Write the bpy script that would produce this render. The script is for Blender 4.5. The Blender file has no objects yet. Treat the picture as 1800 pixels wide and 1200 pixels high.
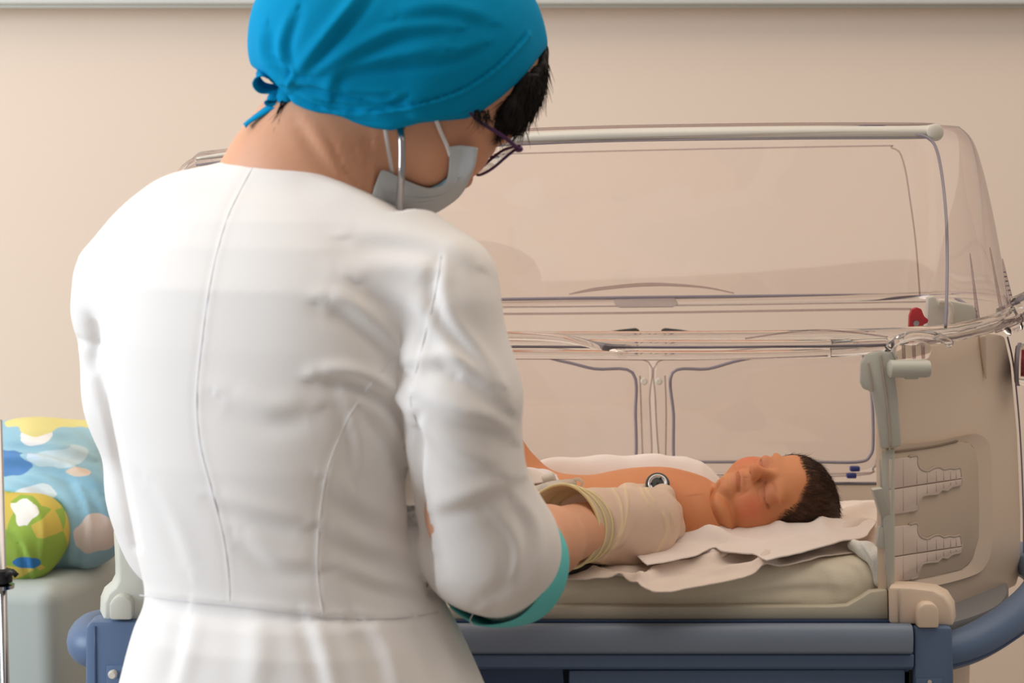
import bpy, bmesh, math, random
import numpy as np
from mathutils import Vector, Matrix

# ---------------------------------------------------------------- camera, light, exposure
random.seed(4)
RNG = np.random.default_rng(7)
S = bpy.context.scene
F_PX = 3333.0
CAM = np.array([0.0, 0.0, 1.416])
PITCH = math.atan(340 / F_PX)
cam_d = bpy.data.cameras.new('camera'); cam = bpy.data.objects.new('camera', cam_d)
S.collection.objects.link(cam); S.camera = cam
cam.location = CAM; cam.rotation_euler = (math.pi / 2 - PITCH, 0, 0)
cam_d.sensor_width = 36; cam_d.lens = F_PX / 1800 * 36; cam_d.clip_start = 0.05
cam_d.dof.use_dof = True; cam_d.dof.focus_distance = 1.93; cam_d.dof.aperture_fstop = 6.3

world = bpy.data.worlds.new('world'); S.world = world; world.use_nodes = True
wb = world.node_tree.nodes['Background']
wb.inputs[0].default_value = (1.0, 0.88, 0.79, 1); wb.inputs[1].default_value = 0.25

def area(name, loc, target, sx, sy, power, col):
    l = bpy.data.lights.new(name, 'AREA'); l.shape = 'RECTANGLE'; l.size = sx; l.size_y = sy
    l.energy = power; l.color = col
    o = bpy.data.objects.new(name, l); S.collection.objects.link(o); o.location = loc
    o.rotation_euler = (Vector(target) - Vector(loc)).to_track_quat('-Z', 'Y').to_euler()
    return o
area('window_light', (-2.7, 0.95, 1.9), (-0.1, 1.8, 1.15), 1.7, 1.5, 70, (0.83, 0.92, 1.0))
area('overhead_fill_light', (0.4, 1.9, 3.3), (0.4, 1.9, 1.0), 5.0, 3.0, 70, (1.0, 0.88, 0.74))  # unseen overhead fill, added to brighten the wall and even out hood reflections
S.view_settings.view_transform = 'Standard'; S.view_settings.look = 'None'
S.view_settings.gamma = 1; S.view_settings.use_curve_mapping = False
S.view_settings.exposure = 0.14
S.cycles.max_bounces = 14; S.cycles.transparent_max_bounces = 40; S.cycles.transmission_bounces = 12

# ---------------------------------------------------------------- picture <-> world helpers
FW = np.array([0, math.cos(PITCH), -math.sin(PITCH)]); UP = np.array([0, math.sin(PITCH), math.cos(PITCH)])
def ray(px, py):
    return FW + np.array([1.0, 0, 0]) * ((px - 900) / F_PX) + UP * ((600 - py) / F_PX)
def at(px, py, Y):
    r = ray(px, py); return CAM + r * (Y / r[1])
def on(px, py, P0, N):
    r = ray(px, py); return CAM + r * (np.dot(np.asarray(P0) - CAM, N) / np.dot(r, N))
def proj(P):
    d = np.atleast_2d(P) - CAM; z = d @ FW
    return np.stack([900 + F_PX * d[:, 0] / z, 600 - F_PX * (d @ UP) / z], 1)
def V(*a): return np.array(a, float)
def nrm(v): v = np.asarray(v, float); return v / np.linalg.norm(v)

# ---------------------------------------------------------------- objects
def tag(o, label=None, cat=None, group=None, kind=None):
    if label: o['label'] = label
    if cat: o['category'] = cat
    if group: o['group'] = group
    if kind: o['kind'] = kind
    return o
def empty(name, loc, label, cat, group=None):
    o = bpy.data.objects.new(name, None); S.collection.objects.link(o); o.location = loc
    o.empty_display_size = 0.05
    return tag(o, label, cat, group)
def link(name, me, mat=None, parent=None, label=None, smooth=True):
    if mat is not None: me.materials.append(mat)
    if smooth: me.polygons.foreach_set('use_smooth', [True] * len(me.polygons))
    o = bpy.data.objects.new(name, me); S.collection.objects.link(o)
    if parent is not None:
        o.parent = parent
        w = Matrix.Translation(parent.location)
        o.matrix_parent_inverse = w.inverted()
    if label: o['label'] = label
    return o
def mesh(name, v, f):
    me = bpy.data.meshes.new(name); me.from_pydata([tuple(map(float, p)) for p in v], [], [tuple(q) for q in f]); me.update(); return me
def quads_mesh(name, v, q):
    me = bpy.data.meshes.new(name); n = len(q)
    me.vertices.add(len(v)); me.vertices.foreach_set('co', np.asarray(v, np.float32).ravel())
    me.loops.add(n * 4); me.loops.foreach_set('vertex_index', np.asarray(q, np.int32).ravel())
    me.polygons.add(n); me.polygons.foreach_set('loop_start', np.arange(0, n * 4, 4, dtype=np.int32))
    me.polygons.foreach_set('loop_total', np.full(n, 4, np.int32)); me.update(calc_edges=True); me.validate(); return me
def colour(me, cols, name='Col'):
    a = me.attributes.new(name, 'FLOAT_COLOR', 'POINT')
    c = np.ones((len(cols), 4), np.float32); c[:, :3] = cols; a.data.foreach_set('color', c.ravel())

def bevelled(bm, w, seg=2, angle=30):
    if w <= 0: return
    es = [e for e in bm.edges if len(e.link_faces) == 2 and e.calc_face_angle(0) > math.radians(angle)]
    if es: bmesh.ops.bevel(bm, geom=es, offset=w, segments=seg, profile=0.5, affect='EDGES', clamp_overlap=True)
def prism(name, pts, vec, mat, parent=None, bev=0.001, seg=2, label=None):
    bm = bmesh.new(); vs = [bm.verts.new(tuple(p)) for p in pts]; f = bm.faces.new(vs)
    r = bmesh.ops.extrude_face_region(bm, geom=[f]); nv = [g for g in r['geom'] if isinstance(g, bmesh.types.BMVert)]
    bmesh.ops.translate(bm, verts=nv, vec=tuple(vec)); bmesh.ops.recalc_face_normals(bm, faces=bm.faces)
    bevelled(bm, bev, seg); me = bpy.data.meshes.new(name); bm.to_mesh(me); bm.free()
    o = link(name, me, mat, parent, label, smooth=True); flatshade(o, 35); return o
def flatshade(o, deg=35):
    me = o.data
    bm = bmesh.new(); bm.from_mesh(me)
    for e in bm.edges:
        if len(e.link_faces) == 2 and e.calc_face_angle(0) > math.radians(deg): e.smooth = False
    bm.to_mesh(me); bm.free()
def box(name, lo, hi, mat, parent=None, bev=0.003, label=None, rz=0, seg=3):
    lo = np.array(lo, float); hi = np.array(hi, float); c = (lo + hi) / 2; s = (hi - lo)
    bm = bmesh.new(); bmesh.ops.create_cube(bm, size=1)
    for v in bm.verts:
        x, y = v.co.x * s[0], v.co.y * s[1]
        v.co = (c[0] + x * math.cos(rz) - y * math.sin(rz), c[1] + x * math.sin(rz) + y * math.cos(rz), c[2] + v.co.z * s[2])
    bevelled(bm, bev, seg); me = bpy.data.meshes.new(name); bm.to_mesh(me); bm.free()
    o = link(name, me, mat, parent, label); flatshade(o, 40); return o
def catmull(pts, n=8, closed=False):
    P = [np.asarray(p, float) for p in pts]; out = []; L = len(P)
    rng = range(L if closed else L - 1)
    for i in rng:
        g = (lambda k: P[k % L]) if closed else (lambda k: P[min(max(k, 0), L - 1)])
        p0, p1, p2, p3 = g(i - 1), g(i), g(i + 1), g(i + 2)
        for k in range(n):
            t = k / n
            out.append(0.5 * (2 * p1 + (p2 - p0) * t + (2 * p0 - 5 * p1 + 4 * p2 - p3) * t * t + (3 * p1 - p0 - 3 * p2 + p3) * t ** 3))
    if not closed: out.append(P[-1])
    return out
def tube_vf(pts, r, sides=8, closed=False, flat=None):
    pts = [np.asarray(p, float) for p in pts]; n = len(pts); rr = r if hasattr(r, '__len__') else [r] * n
    vs = []; fs = []; prev = None
    for i, p in enumerate(pts):
        a = pts[(i - 1) % n] if (closed or i > 0) else p; b = pts[(i + 1) % n] if (closed or i < n - 1) else p
        t = nrm(b - a + 1e-9)
        if prev is None:
            ref = V(0, 0, 1) if abs(t[2]) < 0.9 else V(1, 0, 0); u = nrm(np.cross(ref, t))
        else: u = nrm(prev - t * np.dot(prev, t))
        prev = u; w = np.cross(t, u); R = rr[min(i, len(rr) - 1)]
        fx = 1.0 if flat is None else flat
        for k in range(sides):
            an = 2 * math.pi * k / sides; vs.append(p + (u * math.cos(an) * fx + w * math.sin(an)) * R)
    m = n if closed else n - 1
    for i in range(m):
        for k in range(sides):
            a0 = i * sides + k; a1 = i * sides + (k + 1) % sides; j = (i + 1) % n
            fs.append((a0, a1, j * sides + (k + 1) % sides, j * sides + k))
    if not closed:
        fs.append(tuple(range(sides))[::-1]); fs.append(tuple((n - 1) * sides + k for k in range(sides)))
    return vs, fs
def tube(name, pts, r, mat, parent=None, sides=10, closed=False, smooth=0, label=None, flat=None):
    if smooth: pts = catmull(pts, smooth, closed)
    if hasattr(r, '__len__') and len(r) != len(pts): r = np.interp(np.linspace(0, 1, len(pts)), np.linspace(0, 1, len(r)), r)
    v, f = tube_vf(pts, r, sides, closed, flat); return link(name, mesh(name, v, f), mat, parent, label)
def ribbon(name, pts, width, wdir, mat, parent=None, thick=0.0008, smooth=6, label=None):
    """flat strip with thickness; wdir is the direction its width lies in"""
    if smooth: pts = catmull(pts, smooth)
    n = len(pts); W = width if hasattr(width, '__len__') else [width] * n
    W = np.interp(np.linspace(0, 1, n), np.linspace(0, 1, len(W)), W); vs = []; fs = []
    wd0 = nrm(wdir)
    for i, p in enumerate(pts):
        t = nrm(pts[min(i + 1, n - 1)] - pts[max(i - 1, 0)]); wd = nrm(wd0 - t * np.dot(wd0, t)); nn = np.cross(t, wd)
        for a, b in ((-1, -1), (1, -1), (1, 1), (-1, 1)): vs.append(p + wd * a * W[i] / 2 + nn * b * thick / 2)
    for i in range(n - 1):
        for k in range(4): fs.append((i * 4 + k, i * 4 + (k + 1) % 4, i * 4 + 4 + (k + 1) % 4, i * 4 + 4 + k))
    fs += [(3, 2, 1, 0), tuple((n - 1) * 4 + k for k in range(4))]
    return link(name, mesh(name, vs, fs), mat, parent, label)
def lathe(name, c, axis, prof, mat, parent=None, sides=32, label=None):
    axis = nrm(axis); ref = V(0, 0, 1) if abs(axis[2]) < 0.9 else V(1, 0, 0); u = nrm(np.cross(ref, axis)); w = np.cross(axis, u)
    vs = []; fs = []
    for r, h in prof:
        for k in range(sides):
            a = 2 * math.pi * k / sides; vs.append(np.asarray(c) + axis * h + (u * math.cos(a) + w * math.sin(a)) * r)
    for i in range(len(prof) - 1):
        for k in range(sides): fs.append((i * sides + k, i * sides + (k + 1) % sides, (i + 1) * sides + (k + 1) % sides, (i + 1) * sides + k))
    if prof[0][0] > 1e-5: fs.append(tuple(range(sides))[::-1])
    if prof[-1][0] > 1e-5: fs.append(tuple((len(prof) - 1) * sides + k for k in range(sides)))
    o = link(name, mesh(name, vs, fs), mat, parent, label); flatshade(o, 40); return o
def patch(name, G, mat, parent=None, thick=0.001, sub=6, label=None, closed_u=False):
    """smooth sheet through a grid of control points G[row][col]"""
    rows = [catmull(r, sub, closed_u) for r in G]; cols = list(zip(*rows)); full = [catmull(list(c), sub) for c in cols]
    nu, nv = len(full), len(full[0]); vs = [p for c in full for p in c]; fs = []
    for i in range(nu if closed_u else nu - 1):
        for j in range(nv - 1): i2 = (i + 1) % nu; fs.append((i * nv + j, i * nv + j + 1, i2 * nv + j + 1, i2 * nv + j))
    o = link(name, mesh(name, vs, fs), mat, parent, label)
    if thick: m = o.modifiers.new('thickness', 'SOLIDIFY'); m.thickness = thick; m.offset = 0
    return o

# ---------------------------------------------------------------- signed distance modelling
def rc(P, a, b, ra, rb):
    a = np.asarray(a); b = np.asarray(b); ab = b - a; t = np.clip(((P - a) @ ab) / max(ab @ ab, 1e-12), 0, 1)
    return np.linalg.norm(P - a - t[:, None] * ab, axis=1) - (ra + (rb - ra) * t)
def chain(P, pts, rs, k=0.02):
    d = None
    for i in range(len(pts) - 1):
        e = rc(P, pts[i], pts[i + 1], rs[i], rs[i + 1]); d = e if d is None else smin(d, e, k)
    return d
def ell(P, c, r, R=None):
    q = P - np.asarray(c)
    if R is not None: q = q @ np.asarray(R).T
    r = np.asarray(r, float); k0 = np.linalg.norm(q / r, axis=1); k1 = np.linalg.norm(q / (r * r), axis=1)
    return k0 * (k0 - 1) / np.maximum(k1, 1e-9)
def smin(a, b, k):
    h = np.clip(0.5 + 0.5 * (b - a) / k, 0, 1); return b + (a - b) * h - k * h * (1 - h)
def smax(a, b, k): return -smin(-a, -b, k)
def grad(fn, P, e=4e-4):
    g = np.stack([fn(P + V(e, 0, 0)) - fn(P - V(e, 0, 0)), fn(P + V(0, e, 0)) - fn(P - V(0, e, 0)), fn(P + V(0, 0, e)) - fn(P - V(0, 0, e))], 1)
    l = np.linalg.norm(g, axis=1); return g / np.maximum(l, 1e-9)[:, None], l / (2 * e)
def nets(fn, lo, hi, h):
    lo = np.asarray(lo, float); hi = np.asarray(hi, float); B = 6
    nb = np.maximum(1, np.ceil((hi - lo) / (h * B)).astype(int)); n = nb * B
    ci = np.stack(np.meshgrid(*[np.arange(k) for k in nb], indexing='ij'), -1).reshape(-1, 3)
    cc = lo + (ci * B + (B - 1) / 2) * h; dc = np.empty(len(cc))
    for s in range(0, len(cc), 200000): dc[s:s + 200000] = fn(cc[s:s + 200000])
    D = np.repeat(np.repeat(np.repeat(dc.reshape(nb), B, 0), B, 1), B, 2)
    act = ci[np.abs(dc) < h * B * 1.35 + 0.004]
    off = np.stack(np.meshgrid(*[np.arange(B)] * 3, indexing='ij'), -1).reshape(-1, 3)
    for s in range(0, len(act), 2000):
        I = (act[s:s + 2000, None, :] * B + off[None]).reshape(-1, 3); D[I[:, 0], I[:, 1], I[:, 2]] = fn(lo + I * h)
    D[0] = D[-1] = 1; D[:, 0] = D[:, -1] = 1; D[:, :, 0] = D[:, :, -1] = 1
    ins = D < 0; nx, ny, nz = D.shape
    cor = [(i, j, k) for i in (0, 1) for j in (0, 1) for k in (0, 1)]
    cnt = sum(ins[i:nx - 1 + i, j:ny - 1 + j, k:nz - 1 + k].astype(int) for i, j, k in cor)
    C = np.argwhere((cnt > 0) & (cnt < 8)); idx = -np.ones((nx - 1, ny - 1, nz - 1), int); idx[C[:, 0], C[:, 1], C[:, 2]] = np.arange(len(C))
    acc = np.zeros((len(C), 3)); num = np.zeros(len(C))
    for a in cor:
        for ax in range(3):
            if a[ax]: continue
            b = list(a); b[ax] = 1; A = C + a; Bb = C + b
            da = D[A[:, 0], A[:, 1], A[:, 2]]; db = D[Bb[:, 0], Bb[:, 1], Bb[:, 2]]; m = (da < 0) != (db < 0)
            t = np.where(m, da / np.where(m, da - db, 1), 0); p = A + t[:, None] * (Bb - A); acc += p * m[:, None]; num += m
    Vt = lo + acc / num[:, None] * h; Q = []
    for ax in range(3):
        sl = [slice(0, None)] * 3; s1 = list(sl); s1[ax] = slice(0, -1); s2 = list(sl); s2[ax] = slice(1, None)
        a = ins[tuple(s1)]; b = ins[tuple(s2)]; E = np.argwhere(a != b); o1, o2 = [x for x in range(3) if x != ax]
        E = E[(E[:, o1] > 0) & (E[:, o2] > 0)]; flip = a[E[:, 0], E[:, 1], E[:, 2]]
        def g(d1, d2):
            I = E.copy(); I[:, o1] -= d1; I[:, o2] -= d2; return idx[I[:, 0], I[:, 1], I[:, 2]]
        q = np.stack([g(1, 1), g(0, 1), g(0, 0), g(1, 0)], 1)
        if ax == 1: flip = ~flip
        q[~flip] = q[~flip][:, ::-1]; Q.append(q)
    Q = np.concatenate(Q); Q = Q[(Q >= 0).all(1)]
    for _ in range(2):
        g, l = grad(fn, Vt); d = fn(Vt); Vt = Vt - g * np.clip(d / np.maximum(l, 0.3), -h, h)[:, None] * 0.9
    return Vt, Q
def seg_dist(Q, poly):
    """distance and signed side of 2D/3D points to a polyline"""
    best = np.full(len(Q), 1e9); side = np.zeros(len(Q)); par = np.zeros(len(Q)); poly = np.asarray(poly, float)
    for i in range(len(poly) - 1):
        a, b = poly[i], poly[i + 1]; ab = b - a; t = np.clip(((Q - a) @ ab) / (ab @ ab), 0, 1); d = Q - a - t[:, None] * ab
        L = np.linalg.norm(d, axis=1); m = L < best; best[m] = L[m]; par[m] = (i + t[m]) / (len(poly) - 1)
        if Q.shape[1] == 2: side[m] = np.sign(ab[0] * d[m][:, 1] - ab[1] * d[m][:, 0])
    return best, side, par
def folds(Vt, fn, flist, extra=None):
    """flist: (pixel polyline, width px, depth m, mode) pressed into the surface that faces the camera"""
    g, _ = grad(fn, Vt); px = proj(Vt); face = np.clip(-(g @ nrm([0, 1, -0.1])) * 3, 0, 1); D = np.zeros(len(Vt))
    for poly, w, dep, mode in flist:
        pl = catmull([V(*p) for p in poly], 6) if len(poly) > 2 else [V(*p) for p in poly]
        d, s, t = seg_dist(px, pl); tap = np.sin(np.clip(t, 0.04, 0.96) * math.pi) ** 0.5 if mode != 'seam' else 1.0
        if mode == 'valley': D -= dep * np.exp(-(d / w) ** 2) * tap
        elif mode == 'ridge': D += dep * np.exp(-(d / w) ** 2) * tap
        elif mode == 'seam': D += dep * (1.0 * np.exp(-((d * s - w) / w) ** 2) - 1.3 * np.exp(-(d / (w * .6)) ** 2))
        else: D += dep * tap * (-1.5 * s * d / w) * np.exp(-(d / w) ** 2)      # 'fold': ridge on one side, hollow on the other
    D *= face
    if extra is not None: D += extra(Vt, g)
    return Vt + g * D[:, None], g
def noise(P, freq, seed, n=7, warp=0.6):
    r = np.random.default_rng(seed); out = np.zeros(len(P)); W = P * freq
    K = r.normal(size=(3, 3)); W = W + warp * np.sin(W @ K + r.uniform(0, 6, 3))
    for i in range(n):
        k = r.normal(size=3); k *= (0.7 + 1.3 * i / n) / np.linalg.norm(k); out += np.sin(W @ k + r.uniform(0, 6.28)) / (0.8 + i / n)
    return out / (n * 0.55)
def hit(px, py, fn, off=0.0, y0=1.30):
    """point where the sight line meets a modelled surface (or passes it closest), moved out by off"""
    r = ray(px, py); r = r / np.linalg.norm(r); t = y0; best = (1e9, None)
    for _ in range(90):
        p = CAM + r * t; d = fn(p[None])[0]
        if d < best[0]: best = (d, p)
        if d < off + 2e-5: break
        t += max(d - off, 2e-4) * .8
        if t > 2.6: break
    return best[1]
def seam(name, pts, fn, r, mat, parent, off=0.0002, **k):
    return tube(name, [hit(p[0], p[1], fn, off) for p in catmull([V(*p) for p in pts], 6)], r, mat, parent, 5, **k)
def sculpt(name, fn, lo, hi, h, mat, parent=None, flist=(), extra=None, label=None, col=None):
    Vt, Q = nets(fn, lo, hi, h)
    g = None
    if flist or extra: Vt, g = folds(Vt, fn, flist, extra)
    me = quads_mesh(name, Vt, Q)
    if col is not None: colour(me, col(Vt))
    return link(name, me, mat, parent, label)

def strands(name, roots, dirs, length, curl, m, parent, r0=.0006, seg=5, seed=5, down=V(0, 0, 0)):
    rg = np.random.default_rng(seed); vs = []; fs = []
    for p, d in zip(roots, dirs):
        Ln = length * rg.uniform(.6, 1.2); d = nrm(d + rg.normal(0, .18, 3)); side = nrm(np.cross(d, rg.normal(size=3))); b0 = len(vs); q = p.copy()
        for k in range(seg + 1):
            r = r0 * (1 - k / seg * .85); s2 = np.cross(d, side)
            for a in (0, 2.09, 4.19): vs.append(q + (side * math.cos(a) + s2 * math.sin(a)) * r)
            q = q + d * Ln / seg; d = nrm(d + curl * side / seg + down / seg)
        for k in range(seg):
            for a in range(3): fs.append((b0 + k * 3 + a, b0 + k * 3 + (a + 1) % 3, b0 + k * 3 + 3 + (a + 1) % 3, b0 + k * 3 + 3 + a))
    return link(name, mesh(name, vs, fs), m, parent)
# ---------------------------------------------------------------- materials
def srgb(r, g, b):
    f = lambda c: (c / 255 / 12.92) if c / 255 <= 0.04045 else ((c / 255 + 0.055) / 1.055) ** 2.4
    return (f(r), f(g), f(b), 1)
def mat(name, col=(0.8, 0.8, 0.8, 1), rough=0.5, metal=0.0, bump=None, mottle=None, attr=False, sss=0, trans=0, ior=1.45, spec=0.5, sheen=0):
    m = bpy.data.materials.new(name); m.use_nodes = True; nt = m.node_tree; b = nt.nodes['Principled BSDF']
    b.inputs['Base Color'].default_value = col; b.inputs['Roughness'].default_value = rough; b.inputs['Metallic'].default_value = metal
    b.inputs['Specular IOR Level'].default_value = spec; b.inputs['IOR'].default_value = ior
    if trans: b.inputs['Transmission Weight'].default_value = trans
    if sheen: b.inputs['Sheen Weight'].default_value = sheen
    if sss:
        b.inputs['Subsurface Weight'].default_value = sss; b.inputs['Subsurface Radius'].default_value = (1.0, 0.35, 0.15); b.inputs['Subsurface Scale'].default_value = 0.006
    tc = nt.nodes.new('ShaderNodeTexCoord'); last = None
    if attr:
        a = nt.nodes.new('ShaderNodeAttribute'); a.attribute_name = 'Col'; last = a.outputs['Color']
    if mottle:
        sc, amt = mottle; n = nt.nodes.new('ShaderNodeTexNoise'); n.inputs['Scale'].default_value = sc; n.inputs['Detail'].default_value = 5
        nt.links.new(tc.outputs['Object'], n.inputs['Vector']); mx = nt.nodes.new('ShaderNodeMix'); mx.data_type = 'RGBA'; mx.blend_type = 'MULTIPLY'
        rmp = nt.nodes.new('ShaderNodeValToRGB'); rmp.color_ramp.elements[0].position = 0.3; rmp.color_ramp.elements[1].position = 0.7
        rmp.color_ramp.elements[0].color = (1 - amt, 1 - amt * 1.1, 1 - amt * 1.15, 1); nt.links.new(n.outputs['Fac'], rmp.inputs['Fac'])
        mx.inputs[0].default_value = 1
        if last is not None: nt.links.new(last, mx.inputs[6])
        else: mx.inputs[6].default_value = col
        nt.links.new(rmp.outputs['Color'], mx.inputs[7]); last = mx.outputs[2]
    if last is not None: nt.links.new(last, b.inputs['Base Color'])
    if bump:
        sc, st, ds = bump; n2 = nt.nodes.new('ShaderNodeTexNoise'); n2.inputs['Scale'].default_value = sc; n2.inputs['Detail'].default_value = 4
        nt.links.new(tc.outputs['Object'], n2.inputs['Vector']); bp = nt.nodes.new('ShaderNodeBump'); bp.inputs['Strength'].default_value = st; bp.inputs['Distance'].default_value = ds
        nt.links.new(n2.outputs['Fac'], bp.inputs['Height']); nt.links.new(bp.outputs['Normal'], b.inputs['Normal'])
    return m
def clear(name, tint, edge, refl=0.9, rough=0.03, power=3.0):
    """clear plastic sheet: see-through, Fresnel gloss, tint that deepens at grazing angles as through more material"""
    m = bpy.data.materials.new(name); m.use_nodes = True; nt = m.node_tree; nt.nodes.clear()
    out = nt.nodes.new('ShaderNodeOutputMaterial'); tr = nt.nodes.new('ShaderNodeBsdfTransparent'); gl = nt.nodes.new('ShaderNodeBsdfGlossy')
    gl.inputs['Roughness'].default_value = rough; gl.inputs['Color'].default_value = (refl, refl, refl, 1)
    lw = nt.nodes.new('ShaderNodeLayerWeight'); lw.inputs['Blend'].default_value = 0.5
    pw = nt.nodes.new('ShaderNodeMath'); pw.operation = 'POWER'; pw.inputs[1].default_value = power; nt.links.new(lw.outputs['Facing'], pw.inputs[0])
    mx = nt.nodes.new('ShaderNodeMix'); mx.data_type = 'RGBA'; mx.inputs[6].default_value = tint; mx.inputs[7].default_value = edge
    nt.links.new(pw.outputs[0], mx.inputs[0]); nt.links.new(mx.outputs[2], tr.inputs['Color'])
    fr = nt.nodes.new('ShaderNodeFresnel'); fr.inputs['IOR'].default_value = 1.45
    geo = nt.nodes.new('ShaderNodeNewGeometry'); bt = nt.nodes.new('ShaderNodeMix'); bt.data_type = 'FLOAT'   # same Fresnel from both sides
    nt.links.new(geo.outputs['Backfacing'], bt.inputs[0]); bt.inputs[2].default_value = 1.45; bt.inputs[3].default_value = 1 / 1.45
    nt.links.new(bt.outputs[0], fr.inputs['IOR']) if False else None
    ms = nt.nodes.new('ShaderNodeMixShader'); sch = nt.nodes.new('ShaderNodeMath'); sch.operation = 'MULTIPLY_ADD'
    p5 = nt.nodes.new('ShaderNodeMath'); p5.operation = 'POWER'; p5.inputs[1].default_value = 5; nt.links.new(lw.outputs['Facing'], p5.inputs[0])
    nt.links.new(p5.outputs[0], sch.inputs[0]); sch.inputs[1].default_value = 0.85; sch.inputs[2].default_value = 0.045
    nt.nodes.remove(fr); nt.nodes.remove(bt); nt.nodes.remove(geo)
    nt.links.new(sch.outputs[0], ms.inputs[0]); nt.links.new(tr.outputs[0], ms.inputs[1]); nt.links.new(gl.outputs[0], ms.inputs[2]); nt.links.new(ms.outputs[0], out.inputs[0])
    return m
M = {}
M['wall'] = mat('cream_wall_paint', srgb(240, 220, 202), 0.75, bump=(60, 0.08, 0.002), mottle=(1.2, 0.03))
M['floor'] = mat('floor_vinyl', srgb(170, 160, 148), 0.4, mottle=(8, 0.15))
M['white_plastic'] = mat('white_trunking_plastic', srgb(226, 226, 220), 0.4, mottle=(10, 0.02))
M['coat'] = mat('white_cotton', srgb(238, 235, 233), 0.85, bump=(900, 0.10, 0.0004), mottle=(14, 0.02), sheen=0.1)
M['teal'] = mat('teal_cotton', srgb(104, 205, 206), 0.8, bump=(900, 0.15, 0.0004), mottle=(20, 0.06))
M['blue_cap'] = mat('turquoise_cotton', srgb(0, 146, 198), 0.8, bump=(800, 0.15, 0.0004), mottle=(18, 0.08), spec=0.1)
M['skin'] = mat('skin', rough=0.5, attr=True, sss=0.12, mottle=(60, 0.05), bump=(350, 0.10, 0.0004), spec=0.35)
M['hair'] = mat('black_brown_hair', srgb(20, 13, 12), 0.6, mottle=(120, 0.3), spec=0.3)
M['baby_hair'] = mat('dark_brown_hair', srgb(58, 38, 25), 0.55, mottle=(200, 0.3))
M['mask'] = mat('mask_fleece', srgb(196, 202, 206), 0.85, bump=(500, 0.2, 0.0004), mottle=(30, 0.05))
M['mask_in'] = mat('mask_blue_edge', srgb(120, 180, 200), 0.85, mottle=(30, 0.05))
M['purple'] = mat('purple_plastic', srgb(72, 30, 84), 0.3, mottle=(60, 0.1))
M['steel'] = mat('polished_steel', srgb(190, 190, 192), 0.18, metal=1.0, mottle=(40, 0.05))
M['black'] = mat('black_rubber', srgb(22, 22, 24), 0.45, mottle=(60, 0.1))
M['grey_rubber'] = mat('dark_grey_rubber', srgb(70, 74, 76), 0.4, mottle=(60, 0.1))
M['glove'] = mat('latex', rough=0.42, attr=True, bump=(260, 0.12, 0.0006), mottle=(40, 0.05), sss=0.1)
M['cream'] = mat('cream_moulded_plastic', srgb(230, 210, 190), 0.45, bump=(700, 0.06, 0.0003), mottle=(5, 0.03))
M['grey_cream'] = mat('pale_grey_moulded_plastic', srgb(198, 198, 188), 0.45, bump=(700, 0.06, 0.0003), mottle=(5, 0.03))
M['flap'] = mat('pale_silicone_flap', srgb(224, 206, 194), 0.5, mottle=(12, 0.03))
M['blue'] = mat('steel_blue_plastic', srgb(90, 112, 144), 0.42, bump=(500, 0.05, 0.0003), mottle=(6, 0.05))
M['blue_dark'] = mat('deep_blue_plastic', srgb(54, 74, 108), 0.45, bump=(500, 0.05, 0.0003), mottle=(6, 0.05))
M['grey_blue'] = mat('grey_blue_rail_plastic', srgb(124, 138, 158), 0.42, mottle=(6, 0.05))
M['dark_gap'] = mat('gap_shade_black', srgb(14, 15, 20), 0.5, mottle=(20, 0.1))
M['grey_top'] = mat('grey_plastic_top', srgb(128, 128, 130), 0.5, mottle=(8, 0.05))
M['sheet'] = mat('cream_flannel', srgb(240, 232, 212), 0.9, bump=(500, 0.3, 0.0008), mottle=(25, 0.06), sheen=0.2)
M['cloth'] = mat('white_muslin', srgb(232, 222, 216), 0.9, bump=(600, 0.2, 0.0005), mottle=(30, 0.04), sheen=0.15)
M['cloth_warm'] = mat('washed_cotton_cloth', srgb(226, 212, 202), 0.9, bump=(600, 0.25, 0.0005), mottle=(30, 0.05), sheen=0.15)
M['diaper'] = mat('diaper_fleece', rough=0.85, attr=True, bump=(400, 0.25, 0.0006), mottle=(50, 0.04))
M['hood'] = clear('clear_acrylic', (0.972, 0.952, 0.945, 1), (0.66, 0.60, 0.63, 1))
M['edge'] = clear('clear_acrylic_edge', (0.78, 0.73, 0.73, 1), (0.22, 0.19, 0.26, 1), power=1.6)
M['seal'] = mat('grey_violet_seal', srgb(140, 132, 144), 0.4, mottle=(30, 0.08))
M['rod'] = mat('clear_acrylic_rod', (0.97, 0.95, 0.94, 1), 0.03, trans=1.0, ior=1.49)
M['lens'] = clear('spectacle_lens', (0.97, 0.97, 0.95, 1), (0.8, 0.8, 0.8, 1))
M['tube_clear'] = mat('clear_soft_plastic', (0.90, 0.87, 0.78, 1), 0.15, trans=0.6, ior=1.3)
M['bell'] = mat('brushed_steel', srgb(214, 214, 216), 0.35, metal=0.5, mottle=(40, 0.05))
M['off_white'] = mat('off_white_plastic', srgb(214, 208, 196), 0.35, mottle=(30, 0.03))
M['red'] = mat('red_plastic', srgb(178, 32, 44), 0.35, mottle=(30, 0.08))
M['navy'] = mat('navy_plastic', srgb(52, 56, 120), 0.4, mottle=(30, 0.08))
M['cabinet'] = mat('pale_grey_green_plastic', srgb(176, 184, 180), 0.5, bump=(60, 0.05, 0.002), mottle=(4, 0.05))
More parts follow.
